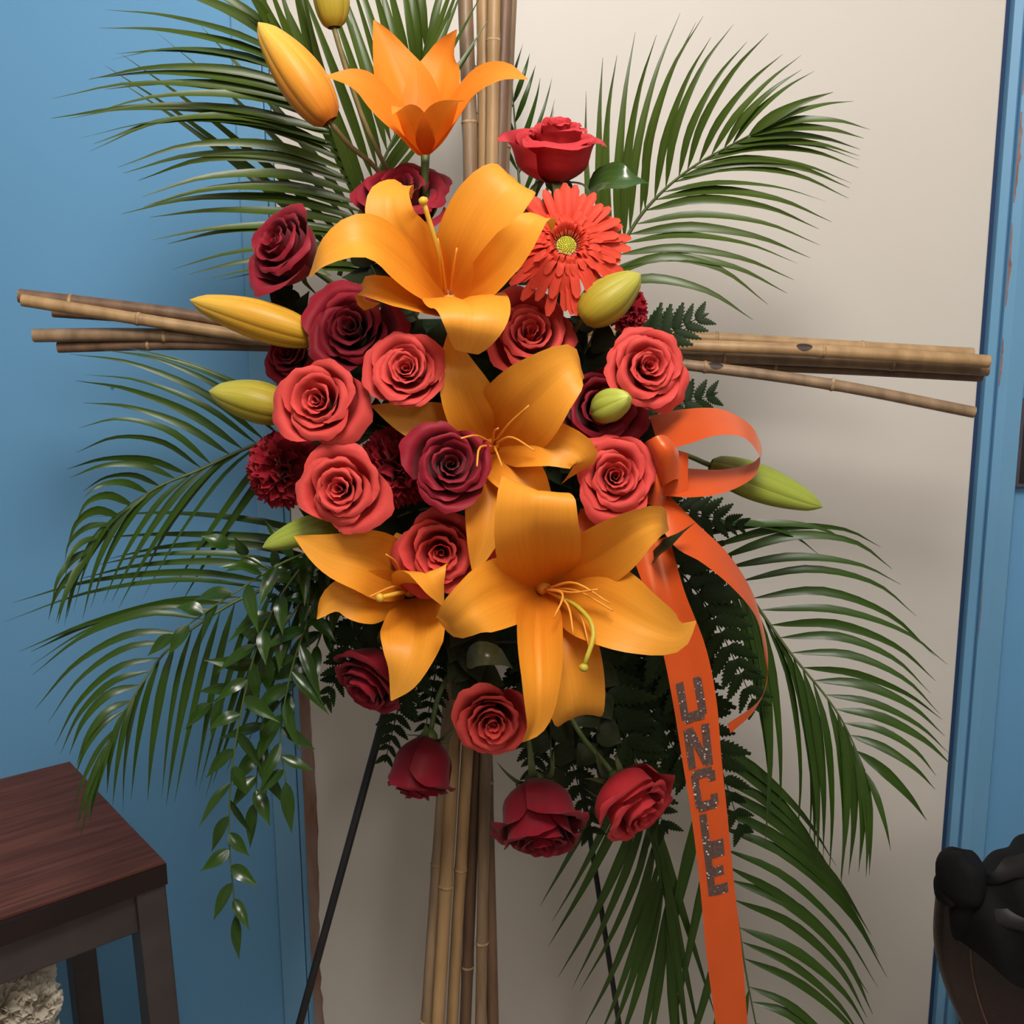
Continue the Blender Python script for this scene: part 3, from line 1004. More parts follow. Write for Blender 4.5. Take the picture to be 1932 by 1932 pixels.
rose(1050, 268, .95, 88, (0.02, .86, .50), 'coral rose facing up, highest of the roses, beside the canes', M['rose_pink'], 1, 0.45, extra=[([(1108, 362, .97), (1140, 340, .955), (1180, 338, .945), (1224, 346, .95)], 33, M['rose_leaf'])], barrel=1.1, depth=.85)
rose(766, 697, .865, 74, (0.0, .10, 1), 'round coral rose left of the middle lily, many tight petals', M['rose_coral'], 2, 0.85, 21)
rose(1000, 632, .925, 88, (0.05, .30, 1), 'coral rose half hidden under the drooping lily petal and gerbera', M['rose_coral'], 3, 0.8)
rose(1222, 694, .895, 76, (.12, .05, 1), 'coral rose at the right edge beside the bamboo arm', M['rose_coral'], 4, 0.75, 21, squash=1.0)
rose(600, 757, .875, 80, (-.16, .05, 1), 'coral rose at the left beside the pale green bud', M['rose_coral'], 5, 0.8)
rose(643, 924, .86, 82, (-.10, .02, 1), 'coral rose above the lower left lily, open centre', M['rose_coral'], 6, 0.75)
rose(832, 1042, .885, 90, (.02, -.12, 1), 'coral rose low in the middle between two lilies', M['rose_coral'], 7, 0.7)
rose(1160, 900, .875, 77, (.0, .0, 1), 'coral rose right beside the orange ribbon bow', M['rose_coral'], 8, 0.85, 21, extra=[([(1225, 1062, .905), (1262, 1026, .868), (1312, 986, .860)], 17, M['salal'])])
rose(930, 1362, .885, 79, (.02, -.22, 1), 'coral rose hanging low in front of the canes', M['rose_coral'], 9, 0.75, end=FC + Vector((-.01, -.03, -.15)), extra=[([(880, 1250, .95), (905, 1235, .93), (940, 1240, .93), (968, 1262, .94)], 26, M['olive_leaf'])])
rose(1205, 1520, .90, 90, (.50, -.55, .62), 'pinkish red rose facing lower right beside the lettered ribbon', M['rose_pink'], 10, 0.5, end=FC + Vector((.05, -.03, -.16)), barrel=1.1, depth=.95, extra=[([(1150, 1465, .95), (1132, 1445, .94), (1125, 1415, .94)], 12, M['olive_leaf'])])

rose(530, 464, .94, 80, (-.52, .30, .80), 'dark red rose farthest left, facing left against the blue wall', M['rose_red'], 11, 0.55)
rose(757, 368, .97, 92, (0.0, .62, .78), 'dark red rose behind the curled petal of the upper lily', M['rose_red'], 12, 0.7, 16)
rose(664, 620, .90, 88, (-.08, .12, 1), 'dark red rose under the lily, right of the long yellow bud', M['rose_red'], 13, 0.65)
rose(850, 878, .855, 78, (.12, .08, 1), 'dark red rose in front of the middle lily, dark swirled heart', M['rose_red'], 14, 0.7, 16)
rose(696, 1290, .925, 82, (-.45, -.62, .65), 'dark red rose below the lower left lily, facing down', M['rose_red'], 15, 0.45, end=FC + Vector((-.06, -.03, -.13)))
rose(790, 1470, .96, 78, (-.22, -.92, .25), 'dark red rose hanging upside down against the canes', M['rose_red'], 16, 0.25, 16, end=FC + Vector((-.03, -.03, -.16)), barrel=1.1, depth=1.05)
rose(1022, 1568, .895, 96, (.12, -.80, .58), 'dark red rose lowest of all, hanging on its green stem', M['rose_red'], 17, 0.3, 16, end=FC + Vector((.03, -.03, -.16)), barrel=1.1, depth=1.1)
rose(1130, 768, .945, 84, (.08, .0, 1), 'dark red rose behind the small pale green bud', M['rose_red'], 18, 0.7, 16)
rose(545, 665, .965, 52, (-.3, .1, 1), 'dark red rose in shade behind the yellow bud and canes', M['rose_red'], 19, 0.7, 16)


def carnation(px, py, Y, rpx, fdir, label, mat, seed, n=34, name='carnation', end=None, cat='carnation', stem_pts=None):
    rnd = random.Random(seed)
    A = face(*fdir)
    R = PXM(rpx, Y)
    c = W(px, py, Y)
    q = Vector((0, 0, 1)).rotation_difference(A) @ Quaternion((0, 0, 1), rnd.uniform(0, 6.28))
    base = c - A * R * 1.0
    root = thing(name, base, label, cat)
    for i in range(n):
        t = (i + 0.5) / n
        az = i * 2.39996 + rnd.uniform(-.3, .3)
        tilt = math.radians(8 + 82 * t ** 0.8) + rnd.uniform(-.15, .15)
        L = R * (1.05 + 0.1 * rnd.random())
        hw = 0.62 + 0.2 * rnd.random()
        nv, nu = 6, 15
        V, U = [], []
        ph = rnd.uniform(0, 6)
        for a in range(nv + 1):
            v = a / nv
            for b_ in range(nu):
                u = -1 + 2 * b_ / (nu - 1)
                jag = ((0.07 if b_ % 2 else -0.03) if name == 'carnation' else .02 * (b_ % 2)) * v ** 4
                s = v * (1 - 0.12 * u * u + jag)
                w = hw * v ** 0.8 * u
                ruf = 0.12 * math.sin(u * 8 + ph) * v ** 2 + 0.07 * math.sin(u * 15 + ph * 2) * v ** 3
                x = s * math.sin(tilt) + ruf * math.cos(tilt) + 0.10 * math.sin(tilt) * v
                z = s * math.cos(tilt) - ruf * math.sin(tilt) - 0.18 * v * v * math.sin(tilt)
                y = w * 0.75
                p = Vector((x * math.cos(az) - y * math.sin(az), x * math.sin(az) + y * math.cos(az), z * 0.9 - 0.42))
                V.append(c + q @ (p * L))
                U.append((u * .5 + .5, v))
        mk('petal', (V, grid_faces(nv + 1, nu), U), mat, root)
    mk('calyx', tube([c + q @ (Vector((0, 0, z)) * R) for z in (-1.25, -1.1, -.7, -.42)], lambda v: R * (0.06, 0.16, 0.20, 0.26)[int(round(v * 3))], 9), M['stem'], root)
    if stem_pts is None:
        stem_to_foam(root, c - A * R * 1.22, -A, 0.0018, end=end)
    else:
        mk('stem', tube(catmull([c - A * R * 1.22] + stem_pts, 14), 0.0018, 7), M['stem'], root)
    return root


carnation(524, 882, .93, 62, (-.25, .05, 1), 'dark red carnation at the left edge below the green bud', M['carnation'], 31)
carnation(744, 876, .905, 64, (-.05, .05, 1), 'dark red carnation between the coral and dark red roses', M['carnation'], 32)
carnation(1192, 575, .955, 38, (.5, .2, .8), 'small dark red carnation behind the yellow-green bud', M['carnation'], 33, 26)

# ---- gerbera
def gerbera():
    c = W(1068, 466, .915)
    A = face(.04, .22, 1)
    R = PXM(118, .915)
    q = Vector((0, 0, 1)).rotation_difference(A)
    root = thing('gerbera', c - A * 0.03, 'coral gerbera daisy with a yellow-green eye, right of the lily', 'gerbera')
    rnd = random.Random(5)

    def pl(v):
        return c + q @ (v * R)
    for layer, (n, L, z0, lift, w) in enumerate(((34, 1.0, 0.0, -0.06, .078), (30, .92, .03, .02, .074), (24, .60, .055, .08, .060), (26, .42, .07, .11, .036))):
        for k in range(n):
            a = 2 * math.pi * (k + 0.5 * (layer % 2)) / n + rnd.uniform(-.10, .10)
            l = L * rnd.uniform(.84, 1.08)
            d = Vector((math.cos(a), math.sin(a), 0))
            zz = z0 + rnd.uniform(-.015, .015)
            dr = -0.10 * math.cos(a - math.radians(270)) if layer < 2 else 0
            P = [pl(d * .18 + Vector((0, 0, zz - .02))), pl(d * (.18 + (l - .18) * .5) + Vector((0, 0, zz + lift + .05))), pl(d * l + Vector((0, 0, zz + lift - .04 + rnd.uniform(-.05, .05) + dr)))]
            mk('petal', blade(P, A, R * w, lambda v: (0.5 + .5 * min(1, v * 2.2)) * (1 if v < .85 else max(.35, 1 - ((v - .85) / .15) ** 2 * .65)), 8, 5, cup=.25, groove=.1), M['gerbera'], root)
    # floret ring: small pointed tubes around the disc
    gs = []
    for rr, n in ((.16, 30), (.20, 34), (.25, 40), (.30, 44)):
        for k in range(n):
            a = 2 * math.pi * k / n + rnd.uniform(-.08, .08)
            d = Vector((math.cos(a), math.sin(a), 0))
            p = pl(d * rr + Vector((0, 0, .05)))
            e = pl(d * (rr + .05) + Vector((0, 0, .13 + rnd.uniform(-.02, .03))))
            gs.append(tube([p, (p + e) / 2, e], lambda v: R * .016 * (1 - .6 * v), 5, True)[:2])
    fr = mk('floret_ring', join(*gs), M['floret'], root)
    fr['kind'] = 'stuff'
    V, F, U = [], [], []
    nr, na = 8, 28
    for i in range(nr + 1):
        t = i / nr
        for k in range(na):
            a = 2 * math.pi * k / na
            r_ = .15 * t
            V.append(pl(Vector((r_ * math.cos(a), r_ * math.sin(a), .115 - .05 * t * t))))
    for i in range(nr):
        for k in range(na):
            F.append((i * na + k, i * na + (k + 1) % na, (i + 1) * na + (k + 1) % na, (i + 1) * na + k))
    mk('disc', (V, F), M['disc'], root)
    gs = []
    for k in range(70):
        t = math.sqrt((k + .5) / 70)
        a = k * 2.39996
        p = pl(Vector((.135 * t * math.cos(a), .135 * t * math.sin(a), .112 - .04 * t * t)))
        gs.append(tube([p, p + A * R * .018, p + A * R * .026], lambda v: R * .013 * (1 - v * .7), 5, True)[:2])
    d2 = mk('disc_floret', join(*gs), M['disc'], root)
    d2['kind'] = 'stuff'
    stem_to_foam(root, c - A * .004, -A, .003)


gerbera()


# ---- lilies
def lily(name_label, base, petals, mat, axis, filaments=(), style=None, seed=0, stem_end=None, style_mat='style'):
    rnd = random.Random(seed)
    A = face(*axis)
    c = WP(base)
    root = thing('lily', c, name_label, 'lily')
    for (pts, half, opt) in petals:
        P = [WP(p) for p in pts]
        Ym = sum(p[2] for p in pts) / len(pts)
        N0 = A if 'n' not in opt else face(*opt['n'])
        g = blade(P, N0, PXM(half, Ym), opt.get('prof', lily_prof), 20, 11, cup=opt.get('cup', .25), groove=opt.get('groove', .10), ruffle=opt.get('ruffle', .10), rfreq=opt.get('rf', 10.0), phase=rnd.uniform(0, 6), twist=opt.get('twist', 0.0), fold=opt.get('fold', 0.0), anchor=opt.get('an', .55))
        mk('petal', g, mat, root)
    for f in filaments:
        P = catmull([WP(p) for p in f], 10)
        fo = mk('filament', tube(P, lambda v: 0.00125 * (1.1 - .45 * v), 6), M['filament'], root)
    if style:
        P = catmull([WP(p) for p in style], 14)
        so_ = mk('style', tube(P, lambda v: .0019 * (.9 + .25 * v), 8), M[style_mat], root)
        d = (P[-1] - P[-2]).normalized()
        mk('stigma', tube([P[-1] - d * .001, P[-1] + d * .0015, P[-1] + d * .004, P[-1] + d * .0055], lambda v: (.0022, .0042, .0038, .0015)[int(round(v * 3))], 9), M[style_mat], so_)
    # short throat and stem
    if axis[1] < .6: mk('throat', tube([c - A * .010, c - A * .004, c + A * .004, c + A * .010], lambda v: (.004, .0075, .0070, .0030)[int(round(v * 3))], 10), mat, root)
    e = stem_end if stem_end is not None else foam_pt(c)
    L = (e - c).length
    mk('stem', tube(catmull([c - A * (.008 if axis[1] < .6 else -.006), c - A * min(.05, L * .5), e], 12), lambda v: .0042 - .001 * min(1, v * 3), 8), M['stem'], root)
    return root


lily('open orange lily at the front, largest, with long green style', (1025, 1108, .885), [
    ([(1024, 1108, .885), (1016, 1045, .835), (1010, 985, .81), (1012, 930, .81), (1016, 925, .84), (1018, 950, .868)], 77, dict(cup=.18, prof=blunt_prof)),
    ([(1040, 1100, .885), (1125, 1050, .835), (1200, 1000, .805), (1245, 985, .81), (1262, 1000, .84)], 56, dict(cup=.2)),
    ([(1042, 1112, .885), (1130, 1135, .83), (1215, 1178, .80), (1280, 1200, .80), (1313, 1172, .815)], 76, dict(cup=.15)),
    ([(1040, 1125, .89), (1062, 1200, .85), (1080, 1280, .835), (1090, 1345, .84), (1094, 1350, .875)], 60, dict(cup=.2, prof=blunt_prof)),
    ([(1018, 1122, .885), (1015, 1200, .83), (1018, 1290, .80), (1012, 1360, .80), (985, 1400, .81)], 42, dict(cup=.7, groove=.25, fold=.15)),
    ([(1008, 1106, .885), (945, 1118, .83), (888, 1150, .80), (848, 1180, .81), (824, 1162, .835)], 64, dict(cup=.12)),
], M['lily'], (0.08, -.05, 1), [
    [(1030, 1112, .87), (1062, 1122, .83), (1045, 1166, .815)],
    [(1032, 1114, .87), (1070, 1140, .83), (1082, 1198, .81)],
    [(1034, 1116, .87), (1090, 1150, .825), (1112, 1222, .805)],
    [(1034, 1110, .87), (1080, 1118, .83), (1128, 1112, .81)],
    [(1036, 1110, .87), (1090, 1115, .83), (1156, 1152, .805)],
    [(1034, 1110, .87), (1085, 1100, .83), (1150, 1138, .81)],
], [(1032, 1114, .875), (1090, 1145, .825), (1120, 1190, .80), (1103, 1255, .79)], 41, style_mat='style_green')

lily('orange lily in the middle, behind the dark red rose', (928, 840, .915), [
    ([(926, 836, .915), (895, 780, .885), (865, 705, .87), (845, 630, .885)], 50, dict(cup=.2)),
    ([(932, 832, .915), (985, 775, .865), (1040, 720, .845), (1085, 690, .85), (1102, 712, .875)], 74, dict(cup=.15)),
    ([(938, 846, .915), (1000, 838, .875), (1055, 842, .86), (1102, 868, .86), (1060, 912, .875)], 44, dict(cup=.2, ruffle=.18)),
    ([(938, 852, .915), (968, 885, .885), (1000, 915, .875), (1045, 950, .885)], 46, dict(cup=.3)),
    ([(928, 852, .915), (925, 920, .885), (914, 1000, .868), (893, 1085, .868)], 44, dict(cup=.35, ruffle=.15)),
    ([(918, 838, .915), (840, 808, .895), (770, 790, .888), (700, 765, .892)], 42, dict(cup=.2)),
], M['lily'], (0.05, .05, 1), [
    [(930, 838, .90), (900, 822, .835), (870, 827, .812)],
    [(930, 842, .90), (905, 845, .830), (900, 880, .808)],
    [(932, 842, .90), (938, 855, .87), (948, 882, .86)],
    [(934, 838, .90), (965, 825, .87), (1008, 850, .855)],
    [(934, 834, .90), (960, 800, .87), (998, 765, .855)],
    [(930, 836, .90), (932, 815, .875), (940, 808, .865)],
], None, 42)

lily('orange lily above the roses with a front petal drooping down', (848, 572, .925), [
    ([(840, 575, .925), (768, 505, .87), (690, 452, .835), (615, 478, .835), (582, 524, .86)], 56, dict(cup=.15, n=(0, .45, 1))),
    ([(835, 552, .925), (795, 490, .895), (742, 425, .875), (735, 368, .88), (762, 349, .905), (776, 375, .925)], 46, dict(cup=.2)),
    ([(852, 552, .925), (885, 465, .89), (930, 385, .88), (968, 345, .885), (985, 350, .91)], 66, dict(cup=.18, prof=blunt_prof)),
    ([(866, 562, .925), (925, 520, .875), (980, 455, .845), (1010, 412, .845), (1036, 415, .865), (1040, 440, .88)], 42, dict(cup=.2)),
    ([(852, 580, .92), (872, 558, .87), (892, 575, .83), (893, 615, .818), (880, 665, .835)], 74, dict(cup=-.05, n=(0, 1, .4), prof=blunt_prof)),
    ([(832, 582, .92), (775, 566, .875), (715, 548, .858), (684, 545, .862), (690, 574, .872), (716, 572, .88)], 36, dict(cup=.25, n=(0, .6, 1))),
], M['lily'], (0.0, .35, 1), [
    [(842, 555, .91), (835, 500, .885), (826, 450, .87)],
    [(850, 555, .91), (856, 505, .885), (862, 468, .875)],
], [(838, 548, .91), (825, 470, .875), (800, 384, .86)], 43)

lily('bright orange lily at the top, seen from the side, beside the canes', (803, 292, .98), [
    ([(797, 284, .98), (765, 180, .99), (735, 105, 1.0), (705, 38, 1.0)], 50, dict(cup=.35, n=(.3, 0, 1))),
    ([(807, 282, .98), (820, 185, .99), (838, 110, 1.0), (862, 56, .985)], 48, dict(cup=.35, n=(-.3, 0, 1))),
    ([(797, 287, .975), (735, 215, .95), (678, 160, .935), (610, 143, .925)], 44, dict(cup=.2, n=(.3, .7, 1))),
    ([(809, 287, .975), (858, 218, .95), (905, 160, .935), (950, 138, .925), (996, 150, .915)], 40, dict(cup=.25, n=(-.3, .7, 1))),
    ([(800, 292, .972), (786, 255, .945), (770, 220, .928), (755, 202, .910), (740, 216, .896)], 30, dict(cup=.3, n=(.2, 1, -.1), an=.3)),
    ([(806, 292, .972), (818, 255, .945), (834, 220, .928), (852, 196, .910), (880, 190, .896)], 30, dict(cup=.3, n=(-.2, 1, -.1), an=.3)),
], M['lily_top'], (0.0, .95, .3), [], None, 44, stem_end=foam_pt(W(850, 600, 1.02)))

lily('orange lily at the lower left, half closed, facing down', (775, 1112, .925), [
    ([(768, 1105, .925), (700, 1062, .885), (625, 1045, .868), (555, 1012, .855)], 60, dict(cup=.25, n=(-.1, .1, 1))),
    ([(764, 1122, .925), (695, 1122, .89), (630, 1130, .875), (598, 1168, .868)], 52, dict(cup=.25)),
    ([(780, 1128, .925), (785, 1190, .868), (770, 1255, .845), (738, 1322, .85)], 64, dict(cup=.25)),
    ([(790, 1120, .925), (796, 1092, .875), (803, 1078, .852), (818, 1100, .845), (838, 1145, .855)], 54, dict(cup=.2, n=(0, 1, .5), an=.4)),
    ([(775, 1100, .93), (760, 1050, .925), (748, 1005, .93)], 52, dict(cup=.2)),
], M['lily'], (-.25, -.15, 1), [
    [(762, 1108, .905), (738, 1108, .87), (697, 1126, .85)],
    [(762, 1098, .905), (748, 1062, .88), (728, 1046, .865)],
], [(766, 1116, .905), (748, 1120, .865), (720, 1127, .848)], 45)


# ---- lily buds
def bud(tip, base, half, label, mat, stem_pts, seed=0, smat='stem', spin=0.0):
    a, b_ = WP(base), WP(tip)
    d = (b_ - a)
    L = d.length
    d.normalize()
    R = PXM(half, (base[2] + tip[2]) / 2)
    q = Vector((0, 0, 1)).rotation_difference(d) @ Quaternion((0, 0, 1), spin)
    root = thing('lily_bud', a, label, 'flower bud')
    n, m_ = 18, 9

    def prof(v):
        return (0.22 + 0.78 * math.sin(math.pi * min(1, .04 + v * .98) ** .8) ** .75) * (1 if v < .9 else max(.1, 1 - ((v - .9) / .1) ** 2 * .9)) * (1 if v > .05 else .75)
    for s in range(3):
        for inner in (0, 1):
            V, U = [], []
            for i in range(n + 1):
                v = i / n
                for j in range(m_):
                    t = -1 + 2 * j / (m_ - 1)
                    th = 2 * math.pi * s / 3 + (math.pi / 3 if inner else 0) + t * (.72 if not inner else .46)
                    # outer tepals overlap the inner ones with a soft keel; grooves at the joins
                    rr = R * prof(v) * ((1.0 + .05 * math.cos(t * 1.5) - .10 * abs(t) ** 3) if not inner else (.90 + .05 * (1 - t * t)))
                    bend = .04 * L * math.sin(math.pi * v)
                    V.append(a + q @ Vector((rr * math.cos(th) + bend * .4, rr * math.sin(th), v * L)))
                    U.append((t * .5 + .5, v))
            mk('tepal' if not inner else 'inner_tepal', (V, grid_faces(n + 1, m_), U), mat, root)
    mk('stem', tube(catmull([a + d * .003] + [WP(p) for p in stem_pts], 14), lambda v: .0026 - .0006 * v, 7), M[smat], root)
    return root


bud((487, 42, .975), (622, 230, .98), 43, 'orange lily bud pointing up left, beside the topmost open lily', M['bud_orange'], [(660, 275, .99), (720, 330, 1.0), (820, 480, 1.02)], 1, 'stem_brown', .5)
bud((606, -100, 1.0), (630, 52, 1.0), 32, 'olive green lily bud cut off by the top of the picture', M['bud_olive'], [(650, 120, 1.0), (705, 270, 1.01), (830, 500, 1.025)], 2, 'stem_brown', .2)
bud((358, 566, .92), (594, 636, .93), 38, 'long yellow lily bud lying over the left bamboo canes', M['bud_yellow'], [(660, 660, .97), (800, 720, 1.03)], 3, spin=.9)
bud((394, 738, .93), (548, 775, .94), 40, 'pale green lily bud left of the coral rose', M['bud_olive'], [(640, 790, .98), (800, 800, 1.03)], 4, spin=.8)
bud((1209, 517, .90), (1098, 602, .905), 42, 'yellow-green lily bud under the gerbera', M['bud_olive'], [(1070, 640, .96), (1000, 700, 1.03)], 5, spin=.6)
bud((1552, 957, .95), (1340, 878, .96), 36, 'green lily bud pointing right, behind the ribbon loop', M['bud_green'], [(1260, 850, .98), (1080, 830, 1.03)], 6, spin=1.2)
bud((495, 1033, .895), (640, 985, .91), 28, 'small green lily bud above the lower left lily', M['bud_green'], [(700, 970, .96), (830, 960, 1.03)], 7, spin=.5)
bud((1186, 748, .868), (1126, 778, .905), 32, 'small pale green bud pointing at the viewer, before a dark red rose', M['bud_lime'], [(1140, 790, .95), (1060, 800, 1.03)], 8, spin=.4)


# ------------------------------------------------------------------ palm fronds
def frond(rachis, left, right, label, nl, nr, half=7.0, mat='palm', seed=0, dY=-0.03, sag=0.0, tilt=0.35):
    rnd = random.Random(seed)
    RP = [WP(p) for p in rachis]
    C = catmull(RP, 40)
    root = thing('palm_frond', C[0], label, 'palm frond', 'palm fronds of the spray')
    ry = catmull([Vector((p[0], p[1], p[2] * 1000)) for p in rachis], 40)
    mk('rachis', tube(C, lambda v: .0028 * (1 - .75 * v), 7), M['rachis'], root)

    def at(s):
        i = min(39, max(0, int(s * 40)))
        f = s * 40 - i
        a, b_ = ry[i], ry[i + 1]
        p = a.lerp(b_, f)
        return p.x, p.y, p.z / 1000
    for keys, n, sd in ((left, nl, -1), (right, nr, 1)):
        if not keys: continue
        s0, s1 = keys[0][0], keys[-1][0]
        for k in range(n):
            s = s0 + (s1 - s0) * (k + rnd.uniform(-.25, .25)) / max(1, n - 1)
            s = min(max(s, s0), s1)
            j = 0
            while j < len(keys) - 2 and s > keys[j + 1][0]: j += 1
            a, b_ = keys[j], keys[j + 1]
            f = (s - a[0]) / (b_[0] - a[0])
            tx, ty, bx, by = [a[i] + (b_[i] - a[i]) * f for i in (1, 2, 3, 4)]
            x, y, Yr = at(min(max(s, 0), 1))
            ln = math.hypot(tx - x, ty - y)
            tx += rnd.gauss(0, .018) * ln; ty += rnd.gauss(0, .022) * ln
            sc = rnd.uniform(.93, 1.05)
            tx, ty = x + (tx - x) * sc, y + (ty - y) * sc
            bx *= rnd.uniform(.7, 1.3); by *= rnd.uniform(.7, 1.3)
            yt = Yr + dY * rnd.uniform(.5, 1.4)
            q1 = W(x + (tx - x) * .33 + bx * .9, y + (ty - y) * .33 + by * .9, Yr + (yt - Yr) * .1 - .012)
            q2 = W(x + (tx - x) * .70 + bx * .85, y + (ty - y) * .70 + by * .85, Yr + (yt - Yr) * .5 - .012)
            P = [W(x, y, Yr), q1, q2, W(tx, ty, yt)]
            N0 = -FWD + UP * rnd.uniform(-.1, tilt * 2) + RIGHT * rnd.uniform(-tilt, tilt)
            hw = PXM(half * 1.25 * rnd.uniform(.8, 1.2), Yr)
            mk('leaflet', blade(P, N0, hw, palm_prof, 12, 3, fold=.28, twist=rnd.uniform(-.5, .5)), M[mat], root)
    return root


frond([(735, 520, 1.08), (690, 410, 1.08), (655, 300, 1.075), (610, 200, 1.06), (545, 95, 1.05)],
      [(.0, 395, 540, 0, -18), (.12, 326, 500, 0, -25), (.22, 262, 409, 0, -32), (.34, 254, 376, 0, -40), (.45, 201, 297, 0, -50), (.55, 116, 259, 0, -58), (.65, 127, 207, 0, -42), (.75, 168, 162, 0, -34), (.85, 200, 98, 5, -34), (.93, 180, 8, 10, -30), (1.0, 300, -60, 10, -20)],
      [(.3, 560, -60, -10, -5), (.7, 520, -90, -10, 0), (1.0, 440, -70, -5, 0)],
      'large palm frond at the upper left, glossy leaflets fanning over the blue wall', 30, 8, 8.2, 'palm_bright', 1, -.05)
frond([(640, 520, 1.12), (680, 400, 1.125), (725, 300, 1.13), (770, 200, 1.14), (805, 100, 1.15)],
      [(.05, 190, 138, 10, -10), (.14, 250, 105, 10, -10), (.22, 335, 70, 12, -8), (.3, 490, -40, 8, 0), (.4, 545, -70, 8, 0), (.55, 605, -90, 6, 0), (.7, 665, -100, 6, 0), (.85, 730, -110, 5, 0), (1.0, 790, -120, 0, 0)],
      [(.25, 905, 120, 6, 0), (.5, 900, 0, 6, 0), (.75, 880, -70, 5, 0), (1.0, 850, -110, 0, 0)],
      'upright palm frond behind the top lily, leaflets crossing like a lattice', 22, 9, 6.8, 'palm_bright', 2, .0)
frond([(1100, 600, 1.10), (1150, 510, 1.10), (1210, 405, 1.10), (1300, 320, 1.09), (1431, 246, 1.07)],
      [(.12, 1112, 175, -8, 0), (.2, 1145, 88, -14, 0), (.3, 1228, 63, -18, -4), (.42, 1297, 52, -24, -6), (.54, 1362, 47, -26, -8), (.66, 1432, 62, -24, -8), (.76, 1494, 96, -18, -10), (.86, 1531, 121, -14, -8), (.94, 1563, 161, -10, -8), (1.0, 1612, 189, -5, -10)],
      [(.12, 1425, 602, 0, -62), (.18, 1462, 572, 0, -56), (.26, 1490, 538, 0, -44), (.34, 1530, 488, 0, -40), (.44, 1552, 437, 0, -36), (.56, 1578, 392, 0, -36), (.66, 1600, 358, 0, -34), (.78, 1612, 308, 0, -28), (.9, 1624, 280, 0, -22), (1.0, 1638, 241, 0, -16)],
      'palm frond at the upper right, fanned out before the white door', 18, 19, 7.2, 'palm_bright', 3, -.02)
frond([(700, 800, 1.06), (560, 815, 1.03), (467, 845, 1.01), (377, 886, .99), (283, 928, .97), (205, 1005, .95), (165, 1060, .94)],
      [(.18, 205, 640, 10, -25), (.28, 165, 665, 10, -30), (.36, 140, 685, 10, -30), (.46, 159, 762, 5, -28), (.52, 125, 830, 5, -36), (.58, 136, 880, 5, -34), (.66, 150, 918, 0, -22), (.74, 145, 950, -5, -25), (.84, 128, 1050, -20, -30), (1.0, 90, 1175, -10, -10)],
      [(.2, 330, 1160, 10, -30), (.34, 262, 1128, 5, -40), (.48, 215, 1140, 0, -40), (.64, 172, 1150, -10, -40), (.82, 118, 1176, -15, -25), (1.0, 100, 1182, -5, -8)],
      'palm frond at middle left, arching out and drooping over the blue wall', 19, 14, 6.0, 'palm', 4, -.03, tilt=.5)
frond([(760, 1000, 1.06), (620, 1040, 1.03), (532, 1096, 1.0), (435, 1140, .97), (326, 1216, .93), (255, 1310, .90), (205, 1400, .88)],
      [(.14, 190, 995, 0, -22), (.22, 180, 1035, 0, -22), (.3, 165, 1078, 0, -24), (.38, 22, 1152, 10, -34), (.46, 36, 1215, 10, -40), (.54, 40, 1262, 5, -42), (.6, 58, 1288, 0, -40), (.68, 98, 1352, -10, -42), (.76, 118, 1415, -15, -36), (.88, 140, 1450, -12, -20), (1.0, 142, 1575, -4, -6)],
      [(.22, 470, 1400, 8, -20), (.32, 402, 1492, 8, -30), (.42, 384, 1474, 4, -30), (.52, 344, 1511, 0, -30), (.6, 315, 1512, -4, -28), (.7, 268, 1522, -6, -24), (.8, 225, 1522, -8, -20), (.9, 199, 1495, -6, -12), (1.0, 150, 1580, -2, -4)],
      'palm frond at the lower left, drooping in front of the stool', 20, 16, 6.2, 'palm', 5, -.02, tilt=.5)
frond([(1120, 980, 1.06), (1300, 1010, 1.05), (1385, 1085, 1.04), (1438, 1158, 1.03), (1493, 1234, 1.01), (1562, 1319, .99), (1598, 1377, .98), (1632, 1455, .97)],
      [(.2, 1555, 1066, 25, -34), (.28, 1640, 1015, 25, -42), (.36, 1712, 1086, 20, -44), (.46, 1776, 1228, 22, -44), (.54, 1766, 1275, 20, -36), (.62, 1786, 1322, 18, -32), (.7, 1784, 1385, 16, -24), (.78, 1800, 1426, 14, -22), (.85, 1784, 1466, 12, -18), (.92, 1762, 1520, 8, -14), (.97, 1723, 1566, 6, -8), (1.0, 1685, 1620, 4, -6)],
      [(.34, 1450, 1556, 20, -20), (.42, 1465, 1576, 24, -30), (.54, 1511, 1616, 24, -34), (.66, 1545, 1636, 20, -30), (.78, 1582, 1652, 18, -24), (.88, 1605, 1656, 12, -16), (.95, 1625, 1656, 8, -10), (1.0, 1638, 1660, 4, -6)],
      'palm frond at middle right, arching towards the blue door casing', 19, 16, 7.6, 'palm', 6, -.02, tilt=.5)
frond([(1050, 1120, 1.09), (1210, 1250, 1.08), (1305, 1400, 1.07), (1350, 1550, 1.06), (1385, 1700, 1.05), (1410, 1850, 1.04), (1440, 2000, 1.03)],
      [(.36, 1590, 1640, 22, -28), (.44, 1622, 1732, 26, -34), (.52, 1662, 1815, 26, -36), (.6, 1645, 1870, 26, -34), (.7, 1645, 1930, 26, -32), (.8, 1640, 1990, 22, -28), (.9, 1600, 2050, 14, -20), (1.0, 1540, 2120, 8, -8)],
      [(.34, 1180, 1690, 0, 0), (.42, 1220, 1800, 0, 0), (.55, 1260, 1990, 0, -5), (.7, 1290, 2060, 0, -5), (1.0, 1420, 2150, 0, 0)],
      'palm frond at the lower right, behind the lettered ribbon', 18, 7, 9.2, 'palm', 7, .0, tilt=.4)
